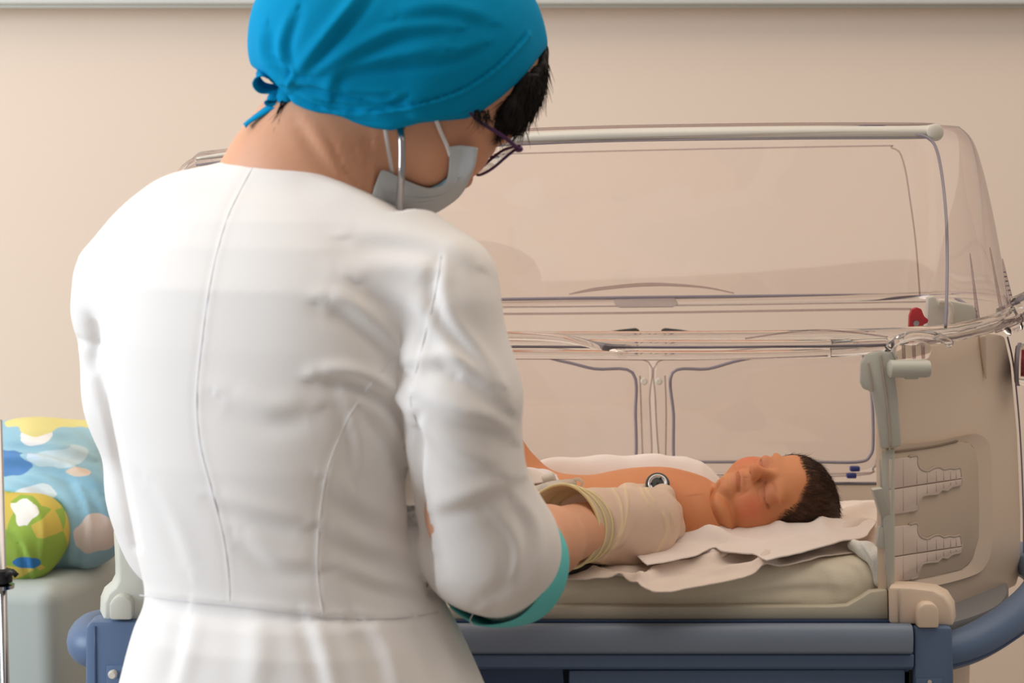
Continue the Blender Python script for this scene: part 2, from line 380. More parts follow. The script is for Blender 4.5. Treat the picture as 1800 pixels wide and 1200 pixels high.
# ================================================================ setting
tag(box('wall_back', (-2.6, 2.75, 0), (2.6, 2.85, 3.0), M['wall'], bev=0), kind='structure')
tag(box('floor', (-2.6, -0.6, -0.05), (2.6, 2.75, 0), M['floor'], bev=0), kind='structure')
z0 = at(900, 7, 2.70)[2]
tr = empty('wall_trunking', (0, 2.72, z0), 'long white plastic service trunking running along the cream wall at the top', 'trunking')
box('trunking_body', (-2.3, 2.70, z0), (2.3, 2.748, z0 + 0.11), M['white_plastic'], tr, 0.004)
box('trunking_lid', (-2.3, 2.694, z0 + 0.012), (2.3, 2.702, z0 + 0.095), M['white_plastic'], tr, 0.003)
tube('trunking_lip', [(-2.3, 2.712, z0 - 0.002), (2.3, 2.712, z0 - 0.002)], 0.003, M['grey_cream'], tr)

# ================================================================ incubator
inc = empty('infant_incubator', (0, 2.0, 0), 'infant incubator with clear domed hood on a blue cabinet, front panel open', 'incubator')
ZR = 1.235
def chaikin(P, n=3, w=0.22):
    P = [np.asarray(p, float) for p in P]
    for k in range(n):
        Q = []
        for i in range(len(P)):
            a, b = P[i], P[(i + 1) % len(P)]; ww = w if k == 0 else 0.25
            Q += [a * (1 - ww) + b * ww, a * ww + b * (1 - ww)]
        P = Q
    return P
XC = 0.03
bot = [(-.375, 1.80, 1.238), (.385, 1.80, 1.238), (.50, 1.90, 1.248), (.535, 2.03, 1.255), (.50, 2.17, 1.25), (.44, 2.21, 1.242), (-.38, 2.21, 1.226), (-.40, 2.15, 1.226), (-.40, 2.0, 1.23), (-.39, 1.88, 1.232)]
mid = [(-.350, 1.865, 1.345), (.412, 1.865, 1.35), (.492, 1.94, 1.35), (.515, 2.04, 1.35), (.488, 2.15, 1.35), (.43, 2.18, 1.35), (-.345, 2.18, 1.335), (-.368, 2.12, 1.335), (-.372, 2.0, 1.335), (-.362, 1.92, 1.335)]
upp = [(-.328, 1.938, 1.402), (.436, 1.938, 1.425), (.484, 1.98, 1.418), (.496, 2.05, 1.415), (.476, 2.125, 1.42), (.43, 2.145, 1.425), (-.32, 2.145, 1.40), (-.34, 2.105, 1.395), (-.346, 2.03, 1.39), (-.338, 1.97, 1.395)]
top = [(-.316, 1.962, 1.414), (.442, 1.962, 1.440), (.470, 1.99, 1.438), (.474, 2.05, 1.438), (.462, 2.11, 1.438), (.43, 2.125, 1.440), (-.31, 2.125, 1.416), (-.325, 2.09, 1.41), (-.335, 2.03, 1.408), (-.33, 1.985, 1.41)]
rings = [chaikin(r) for r in (bot, mid, upp, top)]
cols = [catmull([r[i] for r in rings], 6) for i in range(len(rings[0]))]
nr = len(cols[0]); n = len(cols)
vs = [cols[i][j] for j in range(nr) for i in range(n)]
fs = [(j * n + i, j * n + (i + 1) % n, (j + 1) * n + (i + 1) % n, (j + 1) * n + i) for j in range(nr - 1) for i in range(n)]
tc_ = np.mean([c[-1] for c in cols], 0) + V(0, 0, 0.002)
prev = [(nr - 1) * n + i for i in range(n)]
for s in (0.93, 0.6):
    base = len(vs)
    for i in range(n): p = cols[i][-1]; vs.append(tc_ + (p - tc_) * s + V(0, 0, 0.0025))
    fs += [(prev[i], prev[(i + 1) % n], base + (i + 1) % n, base + i) for i in range(n)]; prev = list(range(base, base + n))
fs.append(tuple(prev))
hood = link('hood', mesh('hood', vs, fs), M['hood'], inc)
def tb(name, pts, r, m='edge', parent=hood, smooth=6, sides=10, closed=False, label=None, flat=None):
    return tube(name, pts, r, M[m], parent, sides=sides, smooth=smooth, closed=closed, label=label, flat=flat)
# rim around the bottom of the hood (thick clear edge)
tb('hood_rim', [c[0] for c in cols], 0.0042, 'rod', closed=True, smooth=0)
# moulded ridge along the front top edge, its highlight coloured in as a pale strip, dark line below
ridge = catmull([at(345, 279, 1.955), at(430, 269, 1.958), at(600, 258, 1.958), at(905, 243, 1.958), at(1100, 236, 1.958), at(1400, 232, 1.958), at(1600, 231, 1.958), at(1640, 229, 1.958)], 5)
ribbon('ridge_strip', ridge, [.002, .006, .0085, .0095, .0105, .011, .011, .012], (0, .25, 1), M['off_white'], hood, thick=0.003, smooth=0, label='pale highlight strip along the front top edge of the hood')
tb('ridge_line', [p + V(0, -.001, -.0065) for p in ridge], 0.0014, 'seal', smooth=0)
tb('upper_bead', [at(430, 262, 1.97), at(900, 229, 1.97), at(1300, 219, 1.97), at(1600, 218, 1.97), at(1650, 221, 1.97)], 0.0016)
tb('rear_top_bead', [at(350, 291, 2.12), at(905, 270, 2.12), at(1500, 257, 2.12), at(1568, 260, 2.12), at(1588, 285, 2.12), at(1601, 360, 2.13), at(1610, 430, 2.15), at(1617, 520, 2.18)], 0.0009)
lathe('vent_plug', at(1532, 228, 1.99), (0, 0, 1), [(0.0, .0), (.015, .0), (.016, .002), (.013, .005), (0, .005)], M['navy'], hood)
lathe('corner_cap', at(1643, 233, 1.957), (.2, -1, .1), [(0, -.002), (.008, -.002), (.009, .002), (.006, .004), (0, .004)], M['off_white'], hood)
# moulded corner edges
tb('corner_bead', [at(1608, 236, 1.957), at(1632, 243, 1.952), at(1646, 262, 1.945), at(1656, 310, 1.93), at(1663, 380, 1.90), at(1665, 450, 1.865), at(1664, 520, 1.83), at(1662, 575, 1.81)], 0.0016, 'seal', smooth=6)
tb('corner_bead', [at(342, 281, 1.955), at(322, 296, 1.95), at(306, 326, 1.935), at(275, 420, 1.90), at(225, 560, 1.82)], 0.003, 'rod')
tb('corner_bead', [at(352, 289, 1.975), at(336, 302, 1.975), at(318, 336, 1.96), at(285, 430, 1.93)], 0.0015, 'rod')
for px, y0, y1, d in ((1705, 445, 560, 14), (1740, 435, 555, 22), (1762, 455, 530, 16)):
    tb('moulded_rib', [at(px, y0, 1.99), at(px + d * .5, (y0 + y1) / 2, 1.98), at(px + d, y1, 1.97)], [0.0006, 0.0022], 'edge')
ticks = [at(1764 + k * 2.2, 478 + k * 8, 1.985) for k in range(6)]
for k, p in enumerate(ticks): box('tick_mark', p + V(-.001, -.001, -.0006), p + V(.002, 0, .0006), M['seal'], hood, 0)
# front opening bars (hood lip + folded-down door hinge)
fy = 1.795
bar = tb('front_lip', [at(205, 602, fy), at(865, 602, fy), at(1250, 605, fy), at(1600, 600, fy), at(1720, 583, 1.85), at(1790, 560, 1.98)], 0.0042, 'rod', inc, 4, 14)
tb('lip_line', [at(208, 609, fy - .004), at(865, 609, fy - .004), at(1250, 610, fy - .004), at(1560, 605, fy - .004), at(1590, 599, fy)], 0.0013, 'seal', bar, 4)
tb('lip_line', [at(1595, 598, fy), at(1660, 593, 1.82), at(1720, 580, 1.87), at(1770, 566, 1.94), at(1800, 552, 2.0)], 0.0022, 'edge', bar, 4)
tb('lower_lip', [at(212, 622, fy - .002), at(865, 622, fy - .002), at(1250, 624, fy - .002), at(1450, 620, fy - .002), at(1560, 612, fy)], 0.0045, 'rod', bar, 4, 14)
tb('lower_lip_line', [at(214, 630, fy - .003), at(865, 630, fy - .003), at(1200, 632, fy - .003), at(1455, 624, fy - .003)], 0.0008, 'edge', bar, 4)
h1 = tb('lip_handle', [at(700, 592, fy - .01), at(865, 590, fy - .01), at(960, 592, fy - .012), at(1010, 598, fy - .014), at(1045, 606, fy - .012), at(1075, 611, fy - .006), at(1120, 612, fy)], 0.0038, 'rod', bar, 5, 14)
tb('lip_arch', [at(1310, 595, fy), at(1370, 586, fy), at(1430, 580, fy), at(1490, 583, fy), at(1560, 592, fy)], 0.0008, 'edge', bar)
lathe('hinge_pin', at(1094, 621, fy - .006), (0, -1, 0), [(0, -.002), (.005, -.002), (.005, .004), (0, .005)], M['rod'], bar, 16)
prism('hinge_block', [at(1462, 603, fy), at(1560, 597, fy), at(1556, 618, fy), at(1460, 624, fy)], (0, .006, 0), M['rod'], bar)

# rear wall of the hood box: rim, arched window frame and two hinged doors
ry = 2.205
rear = empty('rear_wall', (0, 0, 0), None, None); rear.parent = inc; rear.matrix_parent_inverse = Matrix.Translation(inc.location).inverted()
rear.location = (0, 0, 0)
def rt(name, pts, r, m='edge', smooth=0, closed=False, parent=rear): return tb(name, pts, r, m, parent, smooth, 8, closed)
rt('rim_line', [at(225, 536, ry), at(560, 531, ry), at(1100, 523, ry), at(1640, 518, ry), at(1680, 524, 2.18), at(1715, 548, 2.12)], 0.0019, 'seal', 4)
rt('rim_line', [at(225, 548, ry), at(560, 541, ry), at(1100, 538, ry), at(1640, 530, ry)], 0.0008, 'edge', 4)
rt('rim_line', [at(225, 560, ry), at(560, 554, ry), at(1100, 550, ry), at(1560, 543, ry), at(1600, 545, ry)], 0.0013, 'edge', 4)
rt('arch', [at(1000, 517, ry), at(1050, 508, ry), at(1140, 500, ry), at(1230, 504, ry), at(1290, 515, ry)], [0.0006, 0.002, 0.0022, 0.0012, 0.0006], 'edge', 6)
prism('catch_plate', [at(1080, 524, ry), at(1185, 522, ry), at(1193, 534, ry - .01), at(1183, 540, ry - .01), at(1088, 541, ry - .01), at(1080, 534, ry - .01)], (0, .008, .0), mat('smoked_plastic', srgb(168, 154, 148), 0.3, mottle=(30, .05)), rear, 0.001)
def rpoly(cx, cy, hw, hh, r, Y, n=5):
    P = []
    for sx, sy, a0 in ((1, -1, -90), (1, 1, 0), (-1, 1, 90), (-1, -1, 180)):
        for k in range(n + 1):
            a = math.radians(a0 + 90 * k / n); P.append(at(cx + sx * (hw - r) + r * math.cos(a), cy + sy * (hh - r) + r * math.sin(a), Y))
    return P
def door(frame, outer, latch, bolts, name='access_door'):
    pane = prism(name, [p + V(0, .004, 0) for p in outer], (0, .004, 0), M['hood'], inc, 0.001)
    tb('door_seal', catmull(frame, 5, True), 0.0018, 'seal', pane, 0, 8, True)
    tb('door_edge', catmull(outer, 4, True), 0.0010, 'edge', pane, 0, 6, True)
    for bx, by in bolts: lathe('bolt', at(bx, by, ry - .004), (0, -1, 0), [(0, 0), (.0042, 0), (.0042, .002), (.003, .003), (0, .003)], M['off_white'], pane, 16)
    if latch:
        lx, s = latch
        pts = [at(lx, 580, ry - .012), at(lx - s * 6, 577, ry - .012), at(lx - s * 35, 580, ry - .012), at(lx - s * 60, 584, ry - .01), at(lx - s * 110, 590, ry), at(lx - s * 60, 592, ry), at(lx, 591, ry)]
        l = prism('latch', pts, (0, .008, 0), M['grey_rubber'], pane, 0.0008)
        lathe('latch_button', at(lx - s * 46, 590, ry - .013), (0, -.15, 1), [(0, -.001), (.0125, -.001), (.0125, .001), (.009, .0035), (.004, .0048), (0, .005)], M['off_white'], l, 24)
    return pane
dr = door([at(*p, ry) for p in ((1182, 655), (1245, 648), (1305, 632), (1400, 618), (1500, 616), (1520, 632), (1532, 690), (1535, 770), (1530, 800), (1505, 812), (1400, 811), (1190, 811), (1184, 800), (1184, 730))],
          [at(*p, ry) for p in ((1156, 636), (1240, 622), (1400, 605), (1510, 606), (1536, 625), (1543, 700), (1545, 800), (1535, 822), (1500, 832), (1165, 832), (1158, 800), (1152, 700))], (1163, -1), [(1158, 670), (1162, 804)])
dl = door([at(*p, ry) for p in ((1112, 655), (1045, 648), (985, 634), (880, 618), (420, 616), (396, 640), (386, 700), (386, 790), (400, 808), (900, 811), (1110, 811), (1118, 800), (1117, 730))],
          [at(*p, ry) for p in ((1140, 636), (1050, 622), (880, 605), (410, 606), (384, 625), (372, 700), (372, 800), (388, 828), (420, 832), (1140, 832), (1146, 800), (1142, 700))], (1124, 1), [(1132, 670), (1136, 804)])
for s in (0, 1):
    rt('post_line', [at(1125 + s * 44, 660, ry), at(1127 + s * 44, 720, ry), at(1130 + s * 40, 812, ry)], 0.0009, 'edge', 4)
rt('sill_line', [at(300, 842, ry), at(760, 840, ry), at(1300, 838, ry), at(1510, 835, ry), at(1535, 822, ry), at(1543, 800, ry)], 0.0009, 'edge', 4)
rt('sill_line', [at(300, 850, ry), at(760, 850, ry), at(1545, 849, ry)], 0.0016, 'seal', 2)
box('lower_wall', (at(290, 855, ry)[0], ry, .955), (at(1552, 855, ry)[0], ry + .012, at(1000, 851, ry)[2]), M['cream'], rear, 0.002)
for px, py in ((1502, 823), (1496, 835)): box('hinge_clip', at(px - 7, py + 6, ry - .006), at(px + 8, py - 5, ry + .002), M['navy'], dr, 0.0015)

# right end: slanted moulded cream panel with tubing ports
A = at(1566, 850, 1.797); A[2] = 0; B = V(.5405, 2.01, 0); tdir = nrm(B - A); N = V(tdir[1], -tdir[0], 0)
def pp(pts, off=0.0): return [on(x, y, A + N * off, N) for x, y in pts]
def end_panel(mirror=None):
    pass
panel = prism('end_panel', pp([(1555, 625), (1590, 612), (1660, 600), (1728, 582), (1768, 590), (1779, 640), (1790, 760), (1796, 900), (1796, 1000), (1788, 1030), (1760, 1043), (1722, 1062), (1690, 1080), (1676, 1100), (1560, 1095)]), -N * .012, M['cream'], inc, 0.004)
tb('panel_edge_line', pp([(1771, 592), (1782, 645), (1793, 760), (1799, 900), (1799, 1000)], .001), 0.0009, 'seal', panel)
tb('panel_fin', pp([(1726, 588), (1729, 625), (1733, 665)], .002), [.0042, .003, .0006], 'cream', panel)
# outer frame of the recess (proud lip), then recessed plate
def loft_band(name, outer, inner, oo, io, m, parent):
    a = pp(outer, oo); b = pp(inner, io); n = len(a)
    return link(name, mesh(name, a + b, [(i, (i + 1), n + i + 1, n + i) for i in range(n - 1)]), M[m], parent)
rec_o = [(1562, 783), (1640, 776), (1700, 764), (1722, 764), (1738, 778), (1743, 810), (1745, 900), (1744, 960), (1732, 995), (1708, 1012), (1640, 1030), (1566, 1040)]
rec_i = [(1562, 796), (1640, 786), (1685, 776), (1702, 778), (1714, 792), (1718, 820), (1720, 900), (1719, 945), (1708, 982), (1690, 1000), (1640, 1012), (1566, 1026)]
M['shade_line'] = mat('recess_shade_brown', srgb(140, 122, 104), .6, mottle=(8, .05))
lip = loft_band('recess_lip', catmull(rec_o and [V(*p) for p in rec_o], 5), catmull([V(*p) for p in rec_i], 5), .0035, .0008, 'cream', panel)
tb('recess_shadow_line', pp([(1566, 795), (1640, 785), (1683, 775)], .002), 0.0009, 'shade_line', panel, 4)  # brown line painted in for the shade along the recess edge
plate = prism('port_plate', pp(rec_i, .0005), N * .0012, mat('recess_plate_plastic', srgb(208, 190, 170), .5, mottle=(5, .03)), panel, 0.0004)
slots = []
def slot(y0, s1=1, s2=1):
    sh = lambda pts: [(x, y + y0) for x, y in pts]
    up = sh([(1562, 0), (1598, -4), (1611, -6), (1612, 8), (1618, 18), (1630, 21), (1640, 16), (1650, 14), (1658, 18), (1668, 16), (1677, 17), (1686, 15), (1688, 22), (1689, 30)])
    mid_ = sh([(1690, 33), (1640, 40), (1600, 46), (1562, 52)])
    dn = sh([(1562, 54), (1600, 48), (1640, 42), (1690, 34), (1689, 44), (1680, 47), (1672, 49), (1664, 55), (1655, 54), (1648, 61), (1640, 62), (1630, 63), (1620, 66), (1614, 78), (1612, 88), (1600, 92), (1562, 97)])
    fu = prism('flap', pp(up + mid_, .0018), N * .002, M['flap'], plate, 0.0005); fd = prism('flap', pp(dn, .0018), N * .002, M['flap'], plate, 0.0005)
    tb('slot_rim', pp(up[1:], .003), 0.0013, 'recess', plate, 3); tb('slot_rim', pp(dn[3:-1], .003), 0.0013, 'recess', plate, 3)
    for k, x in enumerate((1588, 1612, 1630, 1646, 1659, 1671, 1681)):
        t = (x - 1562) / 128; yc = y0 + 53 - 19 * t; yu = y0 + (-2 if x < 1612 else 19) ; yd = y0 + {1588: 94, 1612: 84, 1630: 63, 1646: 60, 1659: 54, 1671: 48, 1681: 46}[x]
        tb('crease', pp([(x, yu + 2), (x, yc - 2)], .0039), 0.00045, 'crease', plate, 0, 5); tb('crease', pp([(x, yc + 3), (x, yd - 3)], .0039), 0.00045, 'crease', plate, 0, 5)
M['recess'] = mat('slot_edge_plastic', srgb(186, 172, 158), .5, mottle=(8, .05)); M['crease'] = mat('flap_crease', srgb(214, 196, 184), .5, mottle=(8, .05))
slot(807); slot(926)
# silicone brush ends poking out towards the front edge
prism('flap_end', [at(1545, 807, 1.792), at(1562, 805, 1.792), at(1562, 857, 1.792), at(1547, 860, 1.792)], (0, .01, 0), M['grey_cream'], panel, .001)
prism('flap_end', [at(1534, 861, 1.780), at(1552, 858, 1.780), at(1566, 904, 1.79), at(1549, 911, 1.79)], (0, .012, 0), M['grey_cream'], panel, .001)
prism('flap_end', [at(1545, 925, 1.792), at(1563, 928, 1.792), at(1560, 966, 1.792), at(1541, 962, 1.792)], (0, .01, 0), M['grey_cream'], panel, .001)
prism('flap_end', [at(1556, 965, 1.792), at(1567, 963, 1.792), at(1567, 1003, 1.792), at(1556, 1003, 1.792)], (0, .01, 0), M['grey_cream'], panel, .001)
prism('middle_bar', [at(1548, 908, 1.793), at(1568, 905, 1.793), at(1568, 925, 1.793), at(1548, 926, 1.793)], (0, .01, 0), M['grey_cream'], panel, .001)
# front post
post = prism('front_post', [at(*p, 1.785) for p in ((1512, 640), (1524, 622), (1545, 617), (1568, 620), (1576, 634), (1572, 652), (1578, 700), (1585, 785), (1547, 790), (1540, 735), (1531, 688), (1516, 684), (1511, 672))], (.004, .022, 0), M['grey_cream'], inc, 0.003)
tb('post_groove', [at(1548, 622, 1.784), at(1553, 660, 1.784), at(1560, 710, 1.784), at(1566, 786, 1.784)], 0.0009, 'recess', post)
tb('post_groove', [at(1526, 636, 1.784), at(1531, 665, 1.784), at(1534, 688, 1.784)], 0.0007, 'recess', post)
prism('lower_post', [at(*p, 1.79) for p in ((1549, 790), (1572, 788), (1572, 1040), (1560, 1040), (1551, 900))], (.004, .016, 0), M['grey_cream'], inc, 0.002)
kn = lathe('hinge_knob', at(1572, 648, 1.778), (1, 0.05, 0), [(0, -.006), (.006, -.006), (.0085, -.004), (.0085, .030), (.0075, .0335), (0, .034)], M['grey_cream'], inc, 24)
box('knob_tab', at(1590, 667, 1.776), at(1614, 655, 1.782), M['grey_cream'], kn, 0.002)
hb = prism('clear_hinge', [at(*p, 1.782) for p in ((1572, 612), (1582, 603), (1605, 598), (1632, 602), (1640, 612), (1634, 632), (1576, 634))], (0, .02, 0), M['rod'], inc, 0.004)
for x in (1588, 1606, 1622): tb('clear_hinge_rib', [at(x, 606, 1.781), at(x + 1, 630, 1.781)], .0016, 'edge', hb, 0)
tb('clear_hinge_arc', [at(1560, 612, 1.78), at(1580, 596, 1.785), at(1612, 588, 1.79), at(1650, 592, 1.80), at(1670, 604, 1.81)], .004, 'rod', hb)
# red clip and white latch inside the hood's right end
clip = prism('release_clip', [at(*p, 1.95) for p in ((1598, 578), (1599, 555), (1603, 544), (1612, 540), (1620, 543), (1625, 556), (1633, 562), (1631, 568), (1624, 570), (1623, 577))], (0, .008, 0), M['red'], inc, 0.0015, label='red release clip')
lathe('clip_pin', at(1610, 568, 1.949), (0, -1, 0), [(0, 0), (.003, 0), (.003, .002), (0, .002)], M['steel'], clip, 16)
prism('white_latch', [at(*p, 1.97) for p in ((1631, 522), (1645, 520), (1650, 532), (1672, 528), (1712, 536), (1722, 560), (1718, 578), (1700, 584), (1628, 580), (1630, 550))], (0, .012, 0), M['grey_cream'], inc, 0.003)
tb('latch_arm', [at(1650, 530, 1.965), at(1665, 532, 1.965), at(1672, 545, 1.965), at(1668, 580, 1.965)], .003, 'off_white', inc)
# clear swivel port on the far right end
pt = lathe('swivel_port', at(1770, 563, 1.985), nrm(V(1, .1, .45)), [(.012, -.006), (.016, -.004), (.016, .012), (.020, .016), (.020, .034), (.016, .038), (.011, .038)], M['rod'], inc, 24)
tb('port_band', [at(1750, 580, 1.98), at(1775, 570, 1.97), at(1800, 556, 1.98), at(1830, 535, 2.0)], .0035, 'edge', pt)
tb('port_band', [at(1762, 545, 1.98), at(1780, 535, 1.98), at(1800, 530, 1.99)], .0028, 'seal', pt)
rk = lathe('side_knob', at(1792, 640, 1.985), nrm(V(1, -.35, 0)), [(0, -.004), (.020, -.004), (.022, 0), (.022, .008), (.016, .014), (0, .015)], M['rod'], inc, 24)
lathe('knob_ring', at(1792, 640, 1.983), nrm(V(1, -.35, 0)), [(.021, -.002), (.023, -.002), (.023, .001), (.021, .001)], M['seal'], rk, 24)
lathe('knob_dot', at(1796, 638, 1.975), nrm(V(1, -.35, 0)), [(0, 0), (.012, 0), (.012, .004), (0, .005)], M['red'], rk, 24)

# feet brackets
fr = prism('foot_bracket', [at(*p, 1.775) for p in ((1561, 1032), (1600, 1033), (1640, 1038), (1660, 1048), (1673, 1068), (1676, 1100), (1562, 1096))], (.01, .03, 0), M['cream'], inc, 0.003)
tb('bracket_groove', [at(1580, 1034, 1.774), at(1580, 1096, 1.774)], .0007, 'recess', fr, 0)
prism('foot_knob', [at(*p, 1.762) for p in ((1613, 1104), (1613, 1075), (1617, 1066), (1626, 1061), (1640, 1061), (1648, 1066), (1651, 1076), (1651, 1104))], (0, .02, 0), M['cream'], fr, 0.004)
fl = prism('foot_bracket', [at(*p, 1.775) for p in ((182, 1085), (183, 1060), (190, 1043), (203, 1032), (209, 1020), (209, 1000), (206, 940), (230, 960), (300, 980), (300, 1090), (182, 1090))], (-.01, .03, 0), M['grey_cream'], inc, 0.003)
prism('foot_knob', [at(*p, 1.762) for p in ((192, 1090), (192, 1063), (197, 1052), (208, 1047), (220, 1048), (229, 1055), (232, 1064), (232, 1090))], (0, .02, 0), M['grey_cream'], fl, 0.004)
# left end panel (mirrored, behind the nurse)
A2 = at(225, 950, 1.80)
prism('end_panel', [V(-.352, 1.80, .955), V(-.352, 1.80, 1.226), V(-.385, 1.99, 1.228), V(-.39, 2.02, 1.2), V(-.39, 2.0, 1.0), V(-.37, 1.9, .955)], V(.008, .010, 0), M['cream'], inc, 0.003)
# tray and lip
tz = at(900, 1068, 1.79)[2]
prism('tray_lip', [at(*p, 1.79) for p in ((210, 1066), (1460, 1066), (1490, 1064), (1515, 1050), (1530, 1040), (1560, 1036), (1562, 1089), (210, 1089))], (0, .012, 0), M['sheetlip'] if 'sheetlip' in M else mat('cream_tray_plastic', srgb(200, 194, 176), .45, mottle=(5, .03)), inc, 0.002)
outl = chaikin([(-.36, 1.785, 0), (.385, 1.785, 0), (.50, 1.89, 0), (.545, 2.03, 0), (.50, 2.17, 0), (.44, 2.22, 0), (-.38, 2.22, 0), (-.40, 2.15, 0), (-.415, 2.0, 0), (-.40, 1.88, 0)], 3)
prism('tray_deck', [p + V(0, 0, .936) for p in outl], (0, 0, .016), M['grey_top'], inc, 0.004)
# blue cabinet: front beam, drawers, corner blocks
def xprof(name, prof, x0, x1, m, parent, bev=0.002, label=None):   # profile in (Y, py) extruded along x between picture columns
    P = []
    for Y, py in prof: p = at(900, py, Y); P.append(V(0, Y, p[2]))
    xa = at(x0, 1100, prof[0][0])[0]; xb = at(x1, 1100, prof[0][0])[0]
    return prism(name, [p + V(xa, 0, 0) for p in P], (xb - xa, 0, 0), M[m] if isinstance(m, str) else m, parent, bev, label=label)
cab = box('cabinet_body', (-.37, 1.80, .28), (.40, 2.16, .936), M['blue_dark'], inc, .012)
xprof('blue_bead', [(1.778, 1089), (1.778, 1094), (1.80, 1096), (1.80, 1088)], 262, 1600, 'blue_dark', inc, .0005)
beam = xprof('front_beam', [(1.79, 1094), (1.772, 1095), (1.764, 1099), (1.760, 1108), (1.758, 1122), (1.758, 1146), (1.764, 1149), (1.80, 1149)], 262, 1594, 'grey_blue', inc, .0012)
xprof('beam_step', [(1.80, 1148), (1.766, 1149), (1.764, 1152), (1.764, 1172), (1.77, 1176), (1.80, 1176)], 262, 1594, 'blue', inc, .001)
dz = lambda py, Y=1.77: at(900, py, Y)[2]
dr1 = prism('drawer', [at(*p, 1.775) for p in ((700, 1145), (978, 1145), (990, 1168), (996, 1260), (700, 1260))], (0, .02, 0), M['blue_dark'], cab, .003)
dr2 = prism('drawer', [at(*p, 1.772) for p in ((1000, 1178), (1592, 1176), (1592, 1330), (1000, 1330))], (0, .02, 0), M['blue'], cab, .003)
prism('drawer', [at(*p, 1.774) for p in ((260, 1178), (692, 1178), (692, 1330), (260, 1330))], (0, .02, 0), M['blue_dark'], cab, .003)
xprof('dark_gap', [(1.80, 1100), (1.775, 1100), (1.775, 1500), (1.80, 1500)], 1590, 1614, 'dark_gap', inc, 0)  # solid black strip stands in for the shade inside the open gap
blk = prism('corner_block', [at(*p, 1.765) for p in ((1608, 1103), (1674, 1103), (1677, 1190), (1680, 1500), (1608, 1500))], (0, .03, 0), M['blue'], inc, .003)
prism('corner_panel', [at(*p, 1.763) for p in ((1610, 1193), (1657, 1193), (1657, 1290), (1610, 1290))], (0, .004, 0), M['blue'], blk, .001)
lathe('screw', at(1634, 1198, 1.762), (0, -1, 0), [(0, 0), (.002, 0), (.002, .001), (0, .001)], M['off_white'], blk, 10)
blk2 = prism('corner_block', [at(*p, 1.765) for p in ((150, 1100), (160, 1092), (260, 1092), (260, 1500), (150, 1500))], (0, .03, 0), M['blue'], inc, .004)
pn = prism('corner_panel', [at(*p, 1.763) for p in ((187, 1170), (250, 1170), (250, 1290), (187, 1290))], (0, .004, 0), M['blue'], blk2, .001)
tb('groove', [at(167, 1100, 1.765), at(168, 1150, 1.765), at(170, 1300, 1.765)], .0012, 'blue_dark', blk2, 0)
lathe('white_pin', at(199, 1184, 1.76), (0, -1, 0), [(0, -.004), (.0035, -.003), (.0045, .003), (.003, .006), (0, .006)], M['off_white'], pn, 16)
# bumper rails bulging out past both ends
rr_ = V(0, 0, .932)
bump_r = tube('bumper_rail', [V(.372, 1.787, .931), V(.41, 1.790, .931), V(.455, 1.812, .938), V(.51, 1.868, .952), V(.555, 1.95, .962), V(.565, 2.05, .964), V(.52, 2.17, .96), V(.44, 2.23, .955)], [.0165, .0185, .0185, .0185, .0185, .0185, .0185, .016], M['blue'], inc, 18, smooth=6)
tb('rail_seam', [V(.372, 1.772, .921), V(.41, 1.773, .921), V(.462, 1.797, .928), V(.522, 1.855, .943), V(.568, 1.94, .955)], .0009, 'blue_dark', bump_r)
bump_l = tube('bumper_rail', [V(-.345, 1.785, .938), V(-.385, 1.787, .938), V(-.408, 1.797, .938), V(-.412, 1.83, .940), V(-.395, 1.87, .938), V(-.37, 1.90, .935)], [.018, .021, .0215, .0215, .02, .016], M['blue'], inc, 18, smooth=6)
tb('rail_seam', [V(-.345, 1.766, .932), V(-.39, 1.768, .932), V(-.412, 1.784, .932), V(-.428, 1.82, .934)], .0009, 'blue_dark', bump_l)
side_body = prism('end_skirt', [p + V(0, 0, .60) for p in chaikin([(-.36, 1.81, 0), (.36, 1.81, 0), (.47, 1.90, 0), (.50, 2.03, 0), (.46, 2.15, 0), (.40, 2.19, 0), (-.36, 2.19, 0), (-.37, 2.14, 0), (-.37, 2.0, 0), (-.37, 1.9, 0)], 2)], (0, 0, .318), M['cream'], inc, .006)
lw = empty('castor_frame', (0, 0, 0), None, None); lw.parent = inc; lw.matrix_parent_inverse = Matrix.Translation(inc.location).inverted()
for sx in (-1, 1):
    box('base_foot', (sx * .36 - .03, 1.78, .10), (sx * .36 + .03, 2.2, .15), M['grey_cream'], lw, .01)
    for yy in (1.83, 2.15):
        lathe('castor', (sx * .36 - .012, yy, .05), (1, 0, 0), [(0, 0), (.05, 0), (.05, .024), (0, .024)], M['black'], lw, 24)
        box('castor_fork', (sx * .36 - .018, yy - .02, .05), (sx * .36 + .018, yy + .02, .105), M['grey_cream'], lw, .004)
box('column', (-.15, 1.88, .14), (.15, 2.12, .29), M['grey_cream'], inc, .02)

